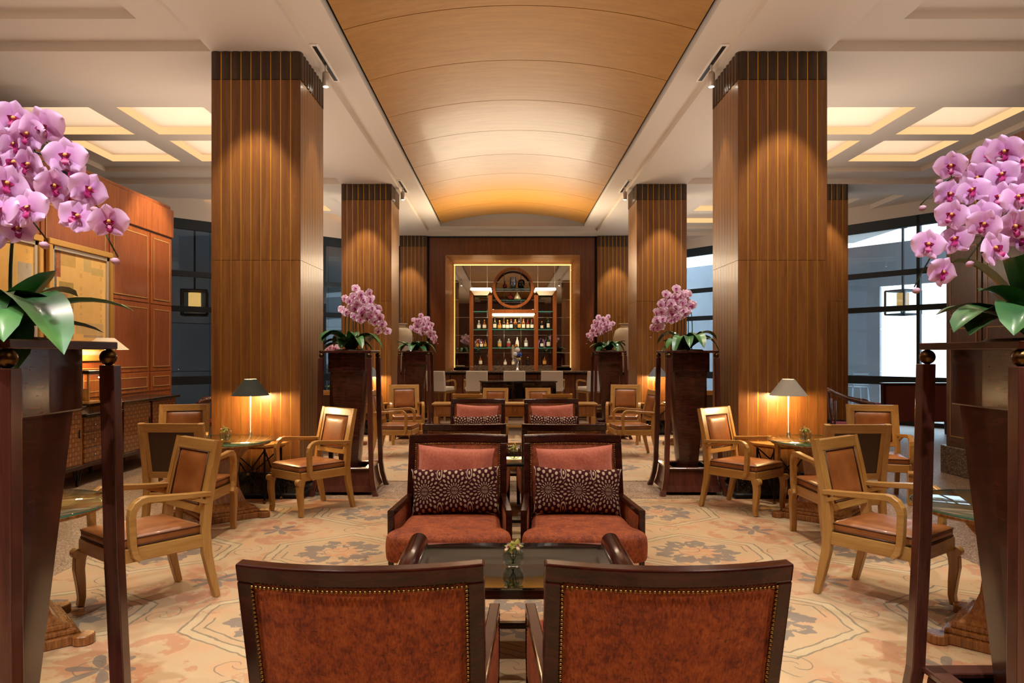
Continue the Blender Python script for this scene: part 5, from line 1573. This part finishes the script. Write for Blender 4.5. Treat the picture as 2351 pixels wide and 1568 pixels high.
# ------------------------------------------------------------------ outdoors beyond the slanted glass
def stone_wall(name, A, B, off, skip, zt):
    A, B = Vector((A[0], A[1], 0)), Vector((B[0], B[1], 0)); d = (B - A).normalized()
    nrm = Vector((d.y, -d.x, 0)); nrm = nrm if nrm.y > 0 else -nrm
    O = A + nrm * off - d * 3; L_ = (B - A).length + 6
    r = empty(name, O, math.atan2(d.y, d.x)); r['kind'] = 'structure'
    k = int(L_ / 1.05); w = L_ / k; hz = zt / 4
    if off < 2: MB().box(0, L_, .05, .1, -.05, zt + .1).build('wall_core', M['navy'], r)
    me = MB().box(.006, w - .006, -.03, .03, .006, hz - .006, .004).mesh('stone_slab', M['stone'])
    mc = MB().box(0, w, .035, .08, 0, hz).mesh('wall_core', M['stone'])
    for i in range(k):
        for j in range(4):
            if not skip(i * w + w / 2 - 3, j): place('stone_slab', me, r, (i * w, 0, j * hz - .05)); off > 2 and place('wall_core', mc, r, (i * w, 0, j * hz - .05))
    return r
stone_wall('wall_stone_left', (-9.4, 13.2), (-2.95, 19.45), 1.5, lambda q, j: False, 4.56)
stone_wall('wall_stone_right', (9.98, 13.2), (4.60, 20.70), 3.0, lambda q, j: (q < 4.4 and j < 3), 4.4)
so = MB(); so.quad((-10.5, 12.0, 4.46), (-16, 17.5, 4.46), (-8, 25, 4.46), (-2.5, 20.2, 4.46)); struct(so.build('ceiling_outdoor_left', M['soffit']))
def lantern(loc, rot, label, ems, rod):
    r = empty('hanging_lantern', loc, R(rot)); s = .26; hh = .55
    for sx in (-1, 1):
        for sy in (-1, 1): MB().box(sx * s - .018, sx * s + .018, sy * s - .018, sy * s + .018, 0, hh).build('frame_post', M['navy'], r)
    for z in (0, hh):
        for q in (-1, 1):
            MB().box(-s, s, q * s - .018, q * s + .018, z - .018, z + .018).build('frame_bar', M['navy'], r)
            MB().box(q * s - .018, q * s + .018, -s, s, z - .018, z + .018).build('frame_bar', M['navy'], r)
    for q in (-1, 1):
        MB().box(-s + .02, s - .02, q * s - .003, q * s + .003, .02, hh - .02).build('glass_pane', M['tglass_v'], r)
        MB().box(q * s - .003, q * s + .003, -s + .02, s - .02, .02, hh - .02).build('glass_pane', M['tglass_v'], r)
    mb = smooth(); mb.lathe([(.001, .08), (.13, .08), (.13, .50), (.001, .50)], 20); mb.build('glowing_shade', emis('lantern_glow_%d' % int(ems * 10), '#ffb464', ems), r)
    MB().box(-.02, .02, -.02, .02, hh, hh + rod).build('rod', M['navy'], r)
    MB().box(-s, s, -.015, .015, hh - .01, hh + .02).build('cross_bar', M['navy'], r)
    mb = smooth(); mb.lathe([(.09, hh + rod - .02), (.09, hh + rod), (.001, hh + rod)], 16); mb.build('ceiling_plate', M['navy'], r)
    return tag(r, label, 'lantern', 'square hanging lanterns outside')
lantern((-7.05, 16.2, 2.38), 20, 'glowing square lantern hanging outside the dark left window', 1.7, 1.52)
lantern((X(2073, 16.7), 16.7, 2.42), 20, 'pale square lantern hanging outside the bright right window', 1.2, 1.48)
r = empty('outdoor_stool', (X(1967, 16.9), 16.9, -.06))
for sx in (-1, 1):
    for sy in (-1, 1): MB().sweep([(sx * .22, sy * .22, 0), (sx * .17, sy * .17, .78)], .012, .012, (1, 0, 0)).build('leg', plain('stool_metal', '#9fb0bd', .4, metal=.5), r)
MB().box(-.19, .19, -.19, .19, .78, .80, .004).build('seat', plain('stool_seat', '#c3ccd2', .5), r)
for i in range(5): MB().box(-.19, .19, -.20, -.185, .84 + i * .06, .87 + i * .06).build('slat', plain('stool_slat', '#c3ccd2', .5), r)
for sx in (-1, 1): MB().box(sx * .18 - .01, sx * .18 + .01, -.205, -.185, .78, 1.13).build('back_post', plain('stool_post', '#9fb0bd', .5), r)
tag(r, 'pale metal bar stool outside the right window', 'stool')
